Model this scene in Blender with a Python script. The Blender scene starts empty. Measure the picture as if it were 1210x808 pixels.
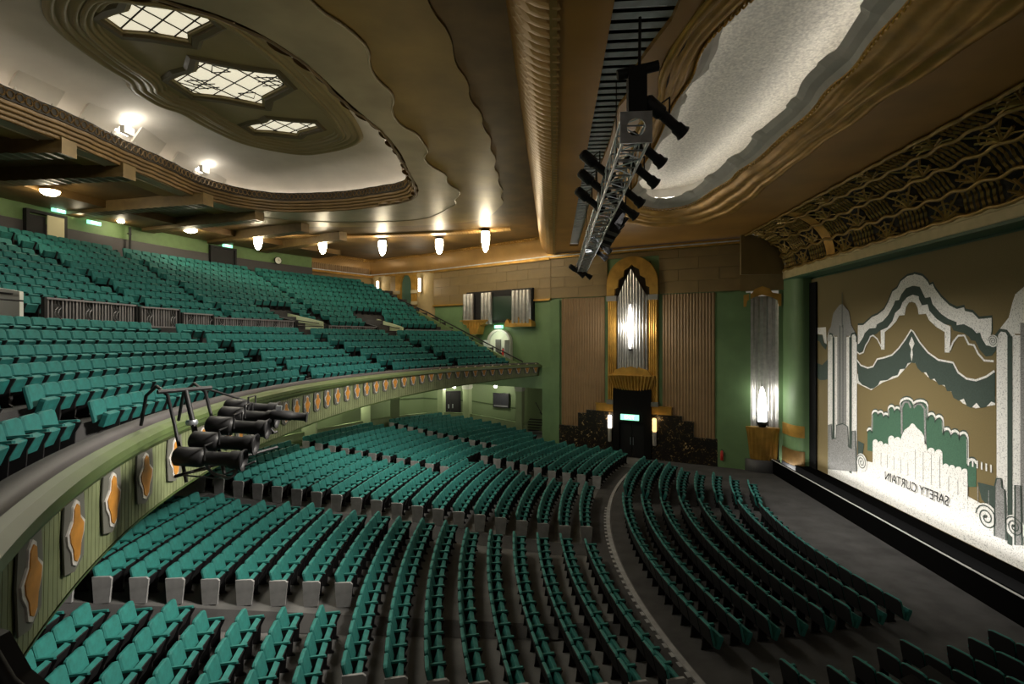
import bpy, math, random
import numpy as np
from mathutils import Vector, Matrix
from mathutils.geometry import tessellate_polygon
random.seed(7)
sc = bpy.context.scene
COL = sc.collection
PI = math.pi
rad = math.radians

# ------------------------------------------------------------------ camera
cam_d = bpy.data.cameras.new('camera'); cam = bpy.data.objects.new('camera', cam_d); COL.objects.link(cam)
cam_d.sensor_width = 36.0; cam_d.lens = 600.0 / 1210 * 36.0
cam_d.shift_y = -3.0 / 1210
cam_d.clip_end = 200
cam.location = (0, 0, 7.8)
cam.rotation_euler = (rad(90), 0, math.atan(50 / 600.0))
sc.camera = cam
# ------------------------------------------------------------------ world, lights, exposure
w = bpy.data.worlds.new('house_dark'); sc.world = w; w.use_nodes = True
w.node_tree.nodes['Background'].inputs[0].default_value = (1.0, 0.9, 0.72, 1)
w.node_tree.nodes['Background'].inputs[1].default_value = 0.16
sc.view_settings.view_transform = 'Standard'; sc.view_settings.look = 'None'
sc.view_settings.exposure = 0.0; sc.view_settings.gamma = 1.0; sc.view_settings.use_curve_mapping = False
sc.cycles.use_denoising = True
sc.cycles.max_bounces = 6; sc.cycles.diffuse_bounces = 3
def area(name, loc, rot, sx, sy, power, col=(1, .86, .66), spread=180):
    d = bpy.data.lights.new(name, 'AREA'); d.shape = 'RECTANGLE'; d.size = sx; d.size_y = sy
    d.energy = power; d.color = col; d.spread = rad(spread)
    o = bpy.data.objects.new(name, d); COL.objects.link(o); o.location = loc
    o.rotation_euler = [rad(a) for a in rot]; return o
def point(name, loc, power, col=(1, .82, .58), r=.12):
    d = bpy.data.lights.new(name, 'POINT'); d.energy = power; d.color = col; d.shadow_soft_size = r
    o = bpy.data.objects.new(name, d); COL.objects.link(o); o.location = loc; return o
# daylight-like lay lights in the left ceiling oval (the lamps behind the three glazed panels)
area('laylight_lamp', (-11.7, 17.7, 16.7), (0, 0, 0), 3.6, 9.0, 1450, (1, .93, .76))
# added white fill to brighten the left stalls; no such lamp hangs there
area('stalls_fill', (1.2, 11.0, 11.3), (0, 53, 0), 1.0, 3.0, 410, (1, .93, .82), 62)
# footlight strip; its trough is added so the rear edge shades the curtain foot
area('footlight', (12.80, 20.0, .42), (0, -90, 0), .40, 22.0, 330, (1, .97, .92))
area('far_stalls_fill', (1.2, 20.0, 11.3), (0, 52, -21), 1.0, 3.0, 350, (1, .93, .82), 66)  # added fill to brighten the far fascia and stalls; no lamp seen there
# front lights of the truss, turned on the curtain
area('truss_front_light', (2.0, 20.5, 11.6), (0, -52, 0), .4, 9.0, 520, (1, .95, .86), 58)
# added warm fill floating in mid-air to light the ceiling
area('ceiling_fill', (-6.0, 18.0, 6.3), (180, 0, 0), 3.0, 16.0, 120, (1, .74, .42), 150)
# added fill over the circle seats, with no fitting behind it
area('circle_fill', (-14.0, 21.0, 14.6), (0, 0, 0), 8.0, 14.0, 40, (1, .9, .72))

# ------------------------------------------------------------------ materials
MATS = {}
def mat(name, col, rough=.6, metal=0., noise=0., nscale=3., bump=0., bscale=40., emit=0., emcol=None, spec=.5):
    if name in MATS: return MATS[name]
    m = bpy.data.materials.new(name); m.use_nodes = True; MATS[name] = m
    nt = m.node_tree; b = nt.nodes['Principled BSDF']
    b.inputs['Roughness'].default_value = rough; b.inputs['Metallic'].default_value = metal
    b.inputs['Base Color'].default_value = (*col, 1); b.inputs['Specular IOR Level'].default_value = spec
    if noise or bump:
        tc = nt.nodes.new('ShaderNodeTexCoord')
    if noise:
        n = nt.nodes.new('ShaderNodeTexNoise'); n.inputs['Scale'].default_value = nscale; n.inputs['Detail'].default_value = 5
        nt.links.new(tc.outputs['Object'], n.inputs['Vector'])
        r = nt.nodes.new('ShaderNodeValToRGB')
        r.color_ramp.elements[0].position = .3; r.color_ramp.elements[1].position = .7
        r.color_ramp.elements[0].color = (*[c * (1 - noise) for c in col], 1)
        r.color_ramp.elements[1].color = (*[min(1, c * (1 + noise)) for c in col], 1)
        nt.links.new(n.outputs['Fac'], r.inputs['Fac']); nt.links.new(r.outputs['Color'], b.inputs['Base Color'])
    if bump:
        n2 = nt.nodes.new('ShaderNodeTexNoise'); n2.inputs['Scale'].default_value = bscale; n2.inputs['Detail'].default_value = 3
        nt.links.new(tc.outputs['Object'], n2.inputs['Vector'])
        bp = nt.nodes.new('ShaderNodeBump'); bp.inputs['Strength'].default_value = bump; bp.inputs['Distance'].default_value = .02
        nt.links.new(n2.outputs['Fac'], bp.inputs['Height']); nt.links.new(bp.outputs['Normal'], b.inputs['Normal'])
    if emit:
        b.inputs['Emission Color'].default_value = (*(emcol or col), 1); b.inputs['Emission Strength'].default_value = emit
    return m
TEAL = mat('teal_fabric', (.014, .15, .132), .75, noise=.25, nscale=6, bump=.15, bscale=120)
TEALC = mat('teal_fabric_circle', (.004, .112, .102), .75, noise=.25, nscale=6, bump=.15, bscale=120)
BLACK = mat('black_paint', (.010, .010, .011), .6, spec=.25)
BLACKM = mat('black_metal', (.012, .012, .013), .5, .1, spec=.3)
GREYP = mat('grey_end_panel', (.25, .25, .25), .7, noise=.2, nscale=4)
CARPET = mat('charcoal_carpet', (.04, .039, .039), .95, noise=.35, nscale=1.2, bump=.4, bscale=60)
CONC = mat('worn_grey_floor', (.10, .099, .096), .8, noise=.4, nscale=.8, bump=.2, bscale=30)
GREEN = mat('mid_green_paint', (.12, .21, .09), .6, noise=.12, nscale=1.0)
GREEND = mat('olive_green_paint', (.062, .095, .028), .45, noise=.15, nscale=1.5)
PALEG = mat('pale_green_paint', (.29, .36, .20), .6, noise=.1, nscale=.7)
TAN = mat('tan_plaster', (.20, .135, .05), .55, noise=.15, nscale=.8)
TANP = mat('tan_fluted_board', (.24, .15, .07), .6, noise=.12, nscale=1.0)
GOLD = mat('old_gold_leaf', (.42, .235, .045), .42, .55, noise=.25, nscale=2.0, bump=.1, bscale=15)
GOLDC = mat('ceiling_gold', (.26, .165, .04), .42, .15, noise=.22, nscale=.5, bump=.12, bscale=6)
OLIVEC = mat('ceiling_olive_gold', (.25, .165, .045), .45, .12, noise=.25, nscale=.6, bump=.12, bscale=6)
GREYC = mat('ceiling_silver_grey', (.36, .30, .19), .42, .12, noise=.18, nscale=.7, bump=.1, bscale=6)
COVEC = mat('ceiling_cove_bronze', (.42, .245, .085), .4, .2, noise=.15, nscale=.7)
BROWNC = mat('ceiling_dark_bronze', (.13, .075, .022), .5, .1, noise=.3, nscale=.9, bump=.1, bscale=8)
ORANGE = mat('ceiling_ochre', (.36, .185, .04), .4, .15, noise=.2, nscale=.5, bump=.1, bscale=5)
DARKM = mat('dark_fretwork', (.018, .012, .005), .7, noise=.3, nscale=3)
WHITEP = mat('dome_plaster', (.62, .57, .50), .8, noise=.06, nscale=1)
PANELC = mat('lantern_olive', (.25, .20, .09), .5, noise=.12, nscale=.8)
SILVER = mat('silver_leaf', (.78, .75, .68), .45, .25, noise=.25, nscale=14, bump=.6, bscale=25)
SILVERP = mat('silver_paint', (.45, .44, .42), .35, .7, noise=.15, nscale=4)
RIMW = mat('rim_grey_plaster', (.50, .47, .41), .6, noise=.15, nscale=1)
STEEL = mat('truss_aluminium', (.42, .45, .50), .35, .85, noise=.2, nscale=5)
SLATM = mat('blue_steel_slat', (.55, .60, .66), .4, .3, noise=.2, nscale=3)
LEAD = mat('black_lead', (.01, .009, .008), .5)
PANE = mat('opal_glass_pane', (.8, .76, .6), .5, emit=.72, emcol=(1, .92, .70))
LAMP = mat('lamp_glass', (1, .95, .8), .4, emit=65, emcol=(1, .86, .60))
LAMPW = mat('lamp_glass_white', (1, 1, 1), .4, emit=9, emcol=(1, .97, .9))
TUBE = mat('tube_glass', (1, 1, 1), .4, emit=3.0, emcol=(1, .93, .8))
TUBEO = mat('tube_glass_amber', (1, .7, .3), .4, emit=1.6, emcol=(1, .66, .25))
COVEL = mat('cove_neon', (1, .95, .85), .4, emit=14.0, emcol=(1, .92, .78))
COVEL2 = mat('added_cove_light', (1, .95, .85), .4, emit=8.0, emcol=(1, .95, .87))
EXITG = mat('exit_sign_green', (.1, .6, .35), .4, emit=1.6, emcol=(.35, 1, .62))
EXITW = mat('exit_letters', (.9, 1, .9), .4, emit=2.5, emcol=(.9, 1, .92))
RED = mat('red_enamel', (.45, .02, .015), .35)
MARBLE = mat('gold_flecked_black_marble', (.01, .009, .007), .3)
def fleck():
    nt = MARBLE.node_tree; b = nt.nodes['Principled BSDF']
    tc = nt.nodes.new('ShaderNodeTexCoord'); v = nt.nodes.new('ShaderNodeTexNoise'); v.inputs['Scale'].default_value = 7; v.inputs['Detail'].default_value = 8
    v.inputs['Distortion'].default_value = 1.2
    nt.links.new(tc.outputs['Object'], v.inputs['Vector'])
    r = nt.nodes.new('ShaderNodeValToRGB'); r.color_ramp.interpolation = 'CONSTANT'
    r.color_ramp.elements[0].color = (.008, .007, .006, 1); r.color_ramp.elements[1].position = .60
    r.color_ramp.elements[1].color = (.10, .06, .02, 1)
    e = r.color_ramp.elements.new(.66); e.color = (.5, .36, .18, 1)
    nt.links.new(v.outputs['Fac'], r.inputs['Fac']); nt.links.new(r.outputs['Color'], b.inputs['Base Color'])
fleck()
CURT = mat('curtain_gold_cloth', (.165, .125, .05), .85, noise=.12, nscale=30, bump=.2, bscale=90)
CURW = mat('curtain_white_print', (.70, .69, .66), .8)
CURG = mat('curtain_green_print', (.04, .062, .05), .85, noise=.15, nscale=20)
CURG2 = mat('curtain_leaf_green_print', (.045, .115, .07), .85, noise=.15, nscale=20)
CURS = mat('curtain_grey_print', (.24, .24, .235), .85, noise=.5, nscale=25)
def stipple():
    nt = CURW.node_tree; b = nt.nodes['Principled BSDF']
    tc = nt.nodes.new('ShaderNodeTexCoord'); v = nt.nodes.new('ShaderNodeTexNoise'); v.inputs['Scale'].default_value = 26; v.inputs['Detail'].default_value = 6
    nt.links.new(tc.outputs['Object'], v.inputs['Vector'])
    r = nt.nodes.new('ShaderNodeValToRGB')
    r.color_ramp.elements[0].position = .36; r.color_ramp.elements[0].color = (.38, .38, .37, 1)
    r.color_ramp.elements[1].position = .46; r.color_ramp.elements[1].color = (.78, .77, .74, 1)
    nt.links.new(v.outputs['Fac'], r.inputs['Fac']); nt.links.new(r.outputs['Color'], b.inputs['Base Color'])
stipple()

# ------------------------------------------------------------------ mesh builder
class MB:
    def __init__(s): s.v = []; s.f = []; s.sm = []; s.mi = []
    def add(s, vs, fs, T=None, smooth=False, mi=0):
        o = len(s.v)
        if T is not None: vs = [tuple(T @ Vector(p)) for p in vs]
        s.v += [tuple(p) for p in vs]
        for f in fs:
            s.f.append([i + o for i in f]); s.sm.append(smooth); s.mi.append(mi)
        return s
    def box(s, c, d, T=None, mi=0, rz=0.):
        x, y, z = d[0] / 2, d[1] / 2, d[2] / 2; ca, sa = math.cos(rz), math.sin(rz)
        vs = [(c[0] + a * x * ca - b * y * sa, c[1] + a * x * sa + b * y * ca, c[2] + e * z) for a in (-1, 1) for b in (-1, 1) for e in (-1, 1)]
        return s.add(vs, [(0, 1, 3, 2), (4, 6, 7, 5), (0, 4, 5, 1), (2, 3, 7, 6), (0, 2, 6, 4), (1, 5, 7, 3)], T, mi=mi)
    def prism(s, poly, d0, d1, T=None, mi=0, holes=(), smooth=False):
        """poly in local (x, z); extruded along local y from d0 to d1"""
        loops = [list(poly)] + [list(h) for h in holes]
        flat = [p for l in loops for p in l]; n = len(flat)
        tr = tessellate_polygon([[Vector((p[0], p[1], 0)) for p in l] for l in loops])
        vs = [(p[0], d0, p[1]) for p in flat] + [(p[0], d1, p[1]) for p in flat]
        fs = [tuple(t) for t in tr] + [tuple(i + n for i in reversed(t)) for t in tr]
        o = 0
        for l in loops:
            m = len(l)
            for i in range(m):
                j = (i + 1) % m; fs.append((o + i, o + j, o + j + n, o + i + n))
            o += m
        return s.add(vs, fs, T, mi=mi)
    def slab(s, poly, z0, z1, holes=(), T=None, mi=0):
        """poly in (x, y); between z0 and z1"""
        R = Matrix(((1, 0, 0, 0), (0, 0, 1, 0), (0, 1, 0, 0), (0, 0, 0, 1)))
        # prism maps (x, d, z) ; we want (x, z, d)
        return s.prism(poly, z0, z1, (T @ R) if T is not None else R, mi, holes)
    def tube(s, pts, r, n=6, T=None, mi=0, smooth=True, closed=False):
        pts = [Vector(p) for p in pts]; m = len(pts); rr = r if isinstance(r, (list, tuple)) else [r] * m
        vs = []
        for i, p in enumerate(pts):
            a = pts[(i - 1) % m] if (closed or i > 0) else p; b = pts[(i + 1) % m] if (closed or i < m - 1) else p
            d = (b - a).normalized(); u = d.cross(Vector((0, 0, 1)))
            if u.length < 1e-3: u = d.cross(Vector((1, 0, 0)))
            u.normalize(); q = d.cross(u)
            vs += [tuple(p + u * rr[i] * math.cos(2 * PI * k / n) + q * rr[i] * math.sin(2 * PI * k / n)) for k in range(n)]
        fs = []
        for i in range(m if closed else m - 1):
            j = (i + 1) % m
            for k in range(n):
                l = (k + 1) % n; fs.append((i * n + k, i * n + l, j * n + l, j * n + k))
        s.add(vs, fs, T, smooth, mi)
        if not closed:
            s.add(vs[:n], [tuple(range(n))[::-1]], T, False, mi); s.add(vs[-n:], [tuple(range(n))], T, False, mi)
        return s
    def lathe(s, prof, n=12, T=None, mi=0, smooth=True):
        """prof list of (radius, height) about local z"""
        vs = [(r * math.cos(2 * PI * k / n), r * math.sin(2 * PI * k / n), h) for r, h in prof for k in range(n)]
        fs = []
        for i in range(len(prof) - 1):
            for k in range(n):
                l = (k + 1) % n; fs.append((i * n + k, i * n + l, (i + 1) * n + l, (i + 1) * n + k))
        s.add(vs, fs, T, smooth, mi)
        s.add(vs[:n], [tuple(range(n))[::-1]], T, False, mi); s.add(vs[-n:], [tuple(range(n))], T, False, mi)
        return s
    def grid(s, rows, T=None, mi=0, smooth=False, closed=False):
        """rows: list of equal-length point lists, skinned"""
        n = len(rows[0]); vs = [p for r in rows for p in r]; fs = []
        for i in range(len(rows) - (0 if closed else 1)):
            j = (i + 1) % len(rows)
            for k in range(n - 1): fs.append((i * n + k, i * n + k + 1, j * n + k + 1, j * n + k))
        return s.add(vs, fs, T, smooth, mi)
    def mesh(s, name, mats):
        me = bpy.data.meshes.new(name); me.from_pydata(s.v, [], s.f)
        for m in (mats if isinstance(mats, (list, tuple)) else [mats]): me.materials.append(m)
        me.polygons.foreach_set('use_smooth', s.sm); me.polygons.foreach_set('material_index', s.mi)
        me.update(); return me
    def obj(s, name, mats, parent=None, **kw):
        return link(name, s.mesh(name, mats), parent, **kw)
def link(name, data, parent=None, label=None, cat=None, kind=None, group=None, loc=None, rz=None, T=None):
    o = bpy.data.objects.new(name, data); COL.objects.link(o)
    if parent is not None: o.parent = parent
    if label: o['label'] = label
    if cat: o['category'] = cat
    if kind: o['kind'] = kind
    if group: o['group'] = group
    if loc is not None: o.location = loc
    if rz is not None: o.rotation_euler = (0, 0, rz)
    if T is not None: o.matrix_basis = T
    return o
def thing(name, label, cat, loc=(0, 0, 0), rz=0., group=None, kind=None, T=None):
    o = link(name, None, None, label, cat, kind, group, loc, rz)
    if T is not None: o.matrix_basis = T
    return o
def lettering(word, size, m, parent, T, extrude=.004, center=True, fit=None):
    cu = bpy.data.curves.new('lettering', 'FONT'); cu.body = word; cu.size = size; cu.extrude = extrude
    if center: cu.align_x = 'CENTER'; cu.align_y = 'CENTER'
    tmp = bpy.data.objects.new('lettering_tmp', cu); COL.objects.link(tmp); bpy.context.view_layer.update()
    me = bpy.data.meshes.new_from_object(tmp.evaluated_get(bpy.context.evaluated_depsgraph_get()))
    bpy.data.objects.remove(tmp); bpy.data.curves.remove(cu); me.materials.clear(); me.materials.append(m)
    if fit:
        xs = [v.co.x for v in me.vertices]; ys = [v.co.y for v in me.vertices]
        for v in me.vertices: v.co.x = (v.co.x - min(xs)) * fit[0] / (max(xs) - min(xs)); v.co.y = (v.co.y - min(ys)) * fit[1] / (max(ys) - min(ys))
    return link('lettering', me, parent, T=T)
def frame2(A, B, z=0.):
    """local x along A->B in plan, local z up, local -y towards the house"""
    d = (Vector((B[0], B[1], 0)) - Vector((A[0], A[1], 0))); d.normalize()
    y = Vector((0, 0, 1)).cross(d)
    return Matrix(((d.x, y.x, 0, A[0]), (d.y, y.y, 0, A[1]), (0, 0, 1, z), (0, 0, 0, 1)))
def aim(loc, d):
    """matrix whose local z points along d"""
    z = Vector(d).normalized(); x = Vector((0, 0, 1)).cross(z)
    if x.length < 1e-3: x = Vector((1, 0, 0))
    x.normalize(); y = z.cross(x)
    return Matrix(((x.x, y.x, z.x, loc[0]), (x.y, y.y, z.y, loc[1]), (x.z, y.z, z.z, loc[2]), (0, 0, 0, 1)))
ORD = ['first', 'second', 'third', 'fourth', 'fifth', 'sixth', 'seventh', 'eighth', 'ninth', 'tenth', 'eleventh', 'twelfth', 'thirteenth', 'fourteenth',
       'fifteenth', 'sixteenth', 'seventeenth', 'eighteenth', 'nineteenth', 'twentieth']
def nth(i):
    if i < 20: return ORD[i]
    n = i + 1; t = {2: 'twenty', 3: 'thirty', 4: 'forty', 5: 'fifty', 6: 'sixty', 7: 'seventy', 8: 'eighty'}[n // 10]
    return (t + '-' + ORD[n % 10 - 1]) if n % 10 else {30: 'thirtieth', 40: 'fortieth', 50: 'fiftieth', 60: 'sixtieth', 70: 'seventieth', 80: 'eightieth'}[n]
def smooth_loop(pts, n=160, closed=True, it=2):
    """Chaikin-round a closed outline, then resample evenly"""
    p = [Vector((a, b)) for a, b in pts]
    for _ in range(it):
        q = []
        for i in range(len(p)):
            a, b = p[i], p[(i + 1) % len(p)]; q += [a * .75 + b * .25, a * .25 + b * .75]
        p = q
    L = [0.]
    for i in range(len(p)): L.append(L[-1] + (p[(i + 1) % len(p)] - p[i]).length)
    out = []; j = 0
    for k in range(n):
        t = L[-1] * k / n
        while L[j + 1] < t: j += 1
        f = (t - L[j]) / max(1e-9, L[j + 1] - L[j]); out.append(p[j].lerp(p[(j + 1) % len(p)], f))
    return out
def inset(loop, d):
    """move a CCW loop inwards by d (number or one per point)"""
    n = len(loop); out = []
    for i in range(n):
        t = (loop[(i + 1) % n] - loop[i - 1]).normalized(); nn = Vector((-t.y, t.x))
        out.append(loop[i] + nn * (d[i] if isinstance(d, list) else d))
    return out
def ccw(pts):
    a = sum(pts[i][0] * pts[(i + 1) % len(pts)][1] - pts[(i + 1) % len(pts)][0] * pts[i][1] for i in range(len(pts)))
    return pts if a > 0 else pts[::-1]
def mirror(half, yc):
    """half outline given for y >= yc from left to right -> closed outline"""
    return half + [(x, 2 * yc - y) for x, y in half[::-1] if abs(y - yc) > 1e-6]

# plan: stalls arcs are struck from SA, the circle (balcony) from CC
SA = (29.0, 19.5); CC = (14.0, 18.6)
def pol(c, R, phi):
    a = rad(phi); return (c[0] - R * math.cos(a), c[1] + R * math.sin(a))
def sweep(prof, phis, c=CC, T=None):
    """prof(phi) -> list of (R, z)"""
    return [[(*pol(c, R, p), z) for R, z in prof(p)] for p in phis]
def frange(a, b, n): return [a + (b - a) * i / n for i in range(n + 1)]
P1 = (-.26, 36.6); P0 = (11.2, 31.6); P2 = (-10.4, 43.1); P3 = (-17.1, 46.1)
L1 = frame2(P1, P0); L2 = frame2(P2, P1); LEN1 = 12.5; LEN2 = 12.05
# ================================================================== SETTING
STR = dict(kind='structure')
# ---- stalls floor (falls towards the stage), gangway kerb
def zf(x): return .108 * max(0., -x)
m = MB()
xs = [-34, -24, -16, -8, 0, 13.4]; ys = [-8, 4, 16, 28, 40, 52]
m.grid([[(x, y, zf(x)) for y in ys] for x in xs])
floor = m.obj('floor', CONC, label='dark grey raked stalls floor falling towards the stage', cat='floor', **STR)
m = MB(); ph = frange(-24, 26, 60)
m.grid(sweep(lambda p: [(26.75, .004), (26.75, .045), (26.9, .045), (26.9, .004)], ph, SA)); m.obj('kerb', GREYP, floor, label='pale kerb line along the curved gangway')
m = MB(); m.grid(sweep(lambda p: [(26.92, .012), (27.62, .012)], ph, SA)); m.obj('carpet_runner', CARPET, floor)
m = MB()
for i, p in enumerate(frange(-20, 9, 36)):
    x, y = pol(SA, 27.35 - .4, p); m.box((x, y, .02), (.1, .18, .012), rz=-rad(p))
m.obj('nosing_stud', GREYP, floor, kind='stuff')
m = MB(); m.grid(sweep(lambda p: [(12.0, .010), (26.7, .010)], frange(-60, 60, 80), SA)); m.obj('front_carpet', CARPET, floor)
# carpets on radial aisles
m = MB()
for a0, a1, R0, R1 in ((-12.3, -10.9, 27.6, 43), (-2.1, .05, 27.6, 43)):
    rows = []
    for R in frange(R0, R1, 12): rows.append([(*pol(SA, R, a), zf(pol(SA, R, a)[0]) + .012) for a in (a0, a1)])
    m.grid(rows)
m.obj('aisle_carpet', CARPET, floor, kind='stuff')

# ---- stage
m = MB()
m.box((12.70, 12.5, .41), (.12, 50, .82)); m.box((13.38 + 3, 12.5, .40), (6.02, 50, .82)); m.box((13.05, 12.5, .05), (.8, 50, .1))
stage = m.obj('stage', mat('stage_black_velvet', (.0025, .0025, .0025), .9, spec=0.), label='black stage apron in front of the safety curtain', cat='stage', **STR)
m = MB(); m.box((12.655, 12.5, .805), (.04, 50, .035)); m.obj('stage_nosing', mat('white_nosing', (.5, .5, .5), .4), stage, label='thin pale nosing strip')

# ---- far wall (splay) and its blockwork, L1 frame: x along wall, z up, -y to the house
far = link('wall_far', None, None, 'green and tan splay wall beside the stage', 'wall', 'structure')
far.matrix_basis = L1
m = MB(); m.box((LEN1 / 2, .30, 6.9), (LEN1, .4, 13.8)); m.obj('plaster', GREEN, far)
blk = {}
def blocks(parent, x0, x1, zs, n, T=None):
    for r in range(len(zs) - 1):
        h = zs[r + 1] - zs[r]; wd = (x1 - x0) / n; off = (wd / 2 if r % 2 else 0); x = x0 - off
        while x < x1 - .01:
            a, b = max(x, x0), min(x + wd, x1)
            key = (round(b - a, 3), round(h, 3))
            if key not in blk:
                mm = MB(); mm.box((0, 0, 0), (key[0] - .012, .14, key[1] - .012)); blk[key] = mm.mesh('block', TAN)
            link('block', blk[key], parent, loc=((a + b) / 2, .07 - random.random() * .012, (zs[r] + zs[r + 1]) / 2)); x += wd
zs = [10.75, 11.5, 12.25, 13.0, 13.55]
blocks(far, 0.02, 4.2, zs, 2); blocks(far, 7.65, 12.5, zs, 2)
m = MB(); m.box((5.93, .06, 13.4), (3.5, .1, .3)); m.obj('frieze_strip', TAN, far)
def fluted(s0, s1, z0, z1, pitch, depth, y=0.):
    n = max(1, int(round((s1 - s0) / pitch))); w_ = (s1 - s0) / n; pts = []
    for i in range(n):
        for k in range(5):
            t = k / 4.; pts.append((s0 + w_ * (i + t), y - depth * math.sin(PI * t) ** .7))
    return pts
def flute_mesh(s0, s1, z0, z1, pitch, depth, y=0., top=None, bot=None):
    pts = fluted(s0, s1, z0, z1, pitch, depth, y)
    f = MB(); f.grid([[(p[0], p[1], (bot(p[0]) if bot else z0)) for p in pts], [(p[0], p[1], (top(p[0]) if top else z1)) for p in pts]]); return f
for s0, s1, z0 in ((.81, 4.0, 1.2), (7.85, 11.04, 1.2)):
    flute_mesh(s0, s1, z0, 10.7, .19, .04, .08).obj('fluted_panel', TANP, far)
m = MB(); m.box((LEN1 / 2, .0, 13.66), (LEN1 + .3, .34, .16)); m.box((LEN1 / 2, -.1, 13.8), (LEN1 + .3, .5, .1)); m.obj('cornice', GOLD, far)
m = MB(); m.box((LEN1 / 2, -.14, 13.72), (LEN1 + .3, .30, .05)); m.obj('cornice_bead', SLATM, far, label='blue-grey metal bead')
# marble dado, stepped
dado = [(.70, 0), (.70, 1.75), (2.12, 1.75), (2.12, 2.7), (2.75, 2.7), (2.75, 2.95), (4.62, 2.95), (4.62, 0)]
m = MB(); m.prism(dado, -.10, .12); m.prism([(7.2, 0), (7.2, 2.95), (9.1, 2.95), (9.1, 2.65), (9.8, 2.65), (9.8, 1.68), (11.19, 1.68), (11.19, 0)], -.10, .12)
m.obj('marble_dado', MARBLE, far, label='stepped black marble dado with gold flecks')
for a, b in ((3.45, 4.62), (7.2, 8.45)):
    m = MB(); m.box(((a + b) / 2, 0, 3.2), (b - a, .26, .5)); m.box(((a + b) / 2, -.03, 3.46), (b - a + .06, .34, .06)); m.obj('ledge', GOLD, far, label='plain gold ledge above the dado')
m = MB(); m.box((12.1, .02, 5.3), (1.84, .22, 10.6)); m.obj('green_pier', GREEN, far, label='smooth green pier')
m = MB(); m.box((.35, .02, 5.3), (.7, .2, 10.6)); m.obj('green_pier', GREEN, far)

# ---- central niche with gold arch
nic = thing('organ_niche', 'gold arched wall niche holding tall silver pipes above the black exit', 'niche', T=L1)
c = 5.92
def arch(hw, spring, top, n=24):
    return [(c + hw * math.cos(a), spring + (top - spring) * math.sin(a)) for a in frange(0, PI, n)]
outer = [(c + 1.70, 10.5)] + arch(1.70, 11.5, 13.28) + [(c - 1.70, 10.5)]
inner = [(c - 1.17, 10.5), (c - 1.17, 11.2), (c - .95, 11.3), (c - .9, 11.8), (c - .55, 12.0), (c - .5, 12.4), (c - .15, 12.6), (c, 12.75), (c + .15, 12.6), (c + .5, 12.4), (c + .55, 12.0), (c + .9, 11.8), (c + .95, 11.3), (c + 1.17, 11.2), (c + 1.17, 10.5)]
m = MB(); m.prism(outer + inner, -.22, .12); m.obj('arch', GOLD, nic)
for sgn in (-1, 1):
    flute_mesh(c + sgn * 1.38 - .26, c + sgn * 1.38 + .26, 3.45, 10.5, .13, .06, -.10).obj('pilaster', GOLD, nic)
    m = MB(); m.box((c + sgn * 1.38, -.06, 10.55), (.66, .4, .34)); m.obj('capital', mat('capital_silver', (.22, .21, .19), .4, .6), nic)
    m = MB(); m.box((c + sgn * 1.38, -.06, 3.6), (.66, .36, .3)); m.obj('pilaster_base', mat('capital_silver', (.22, .21, .19), .4, .6), nic)
    m = MB(); m.box((c + sgn * 1.38, .05, 7.0), (.6, .18, 7)); m.obj('backing', GOLD, nic)
def ptop(s):
    d = abs(s - c) / 1.02; return 12.45 - 1.9 * d
def pbot(s):
    d = abs(s - c) / 1.02; return 6.05 - .35 * d
for i in range(11):
    s0 = c - 1.02 + i * 2.04 / 11; s1 = s0 + 2.04 / 11
    dd = .30 - .30 * ((i - 5) / 5.) ** 2
    flute_mesh(s0, s1, 0, 0, .2, .09, -.02 - dd, ptop, pbot).obj('pipe', SILVERP, nic)
m = MB(); m.box((c, .1, 9.2), (2.4, .1, 7.4)); m.obj('recess', DARKM, nic)
# fan base: flared fluted gold cup
rows = []
for z, hw, d in ((4.45, 1.22, .25), (4.6, 1.28, .38), (5.0, 1.40, .48), (5.35, 1.50, .58), (5.42, 1.52, .60)):
    r = []
    for i in range(57):
        t = i / 56.; r.append((c + hw * (2 * t - 1), -d * (.55 + .45 * math.sin(PI * t)) - .09 * abs(math.sin(PI * t * 14)), z))
    rows.append(r)
m = MB(); m.grid(rows); m.prism([(c - 1.52, 5.40), (c + 1.52, 5.40), (c + 1.52, 5.46), (c - 1.52, 5.46)], -.55, .1)
m.prism([(c - 1.3, 5.46), (c + 1.3, 5.46), (c + 1.05, 5.8), (c, 6.15), (c - 1.05, 5.8)], -.32, .0)
m.obj('fan_base', GOLD, nic)
lp = thing('niche_lamp', 'bright pointed wall lamp glowing against the silver pipes of the gold niche', 'lamp', T=L1)
m = MB(); m.lathe([(.02, 7.2), (.12, 7.6), (.17, 8.6), (.13, 9.4), (.02, 10.1)], 10, Matrix.Translation((c, -.55, 0))); m.obj('bulb', LAMPW, lp)
m = MB(); m.box((c, -.42, 7.12), (.2, .3, .12)); m.obj('bracket', BLACKM, lp)
q = L1 @ Vector((c, -1.1, 8.6)); point('niche_glow', q, 170, (1, .93, .8), .3)
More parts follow.
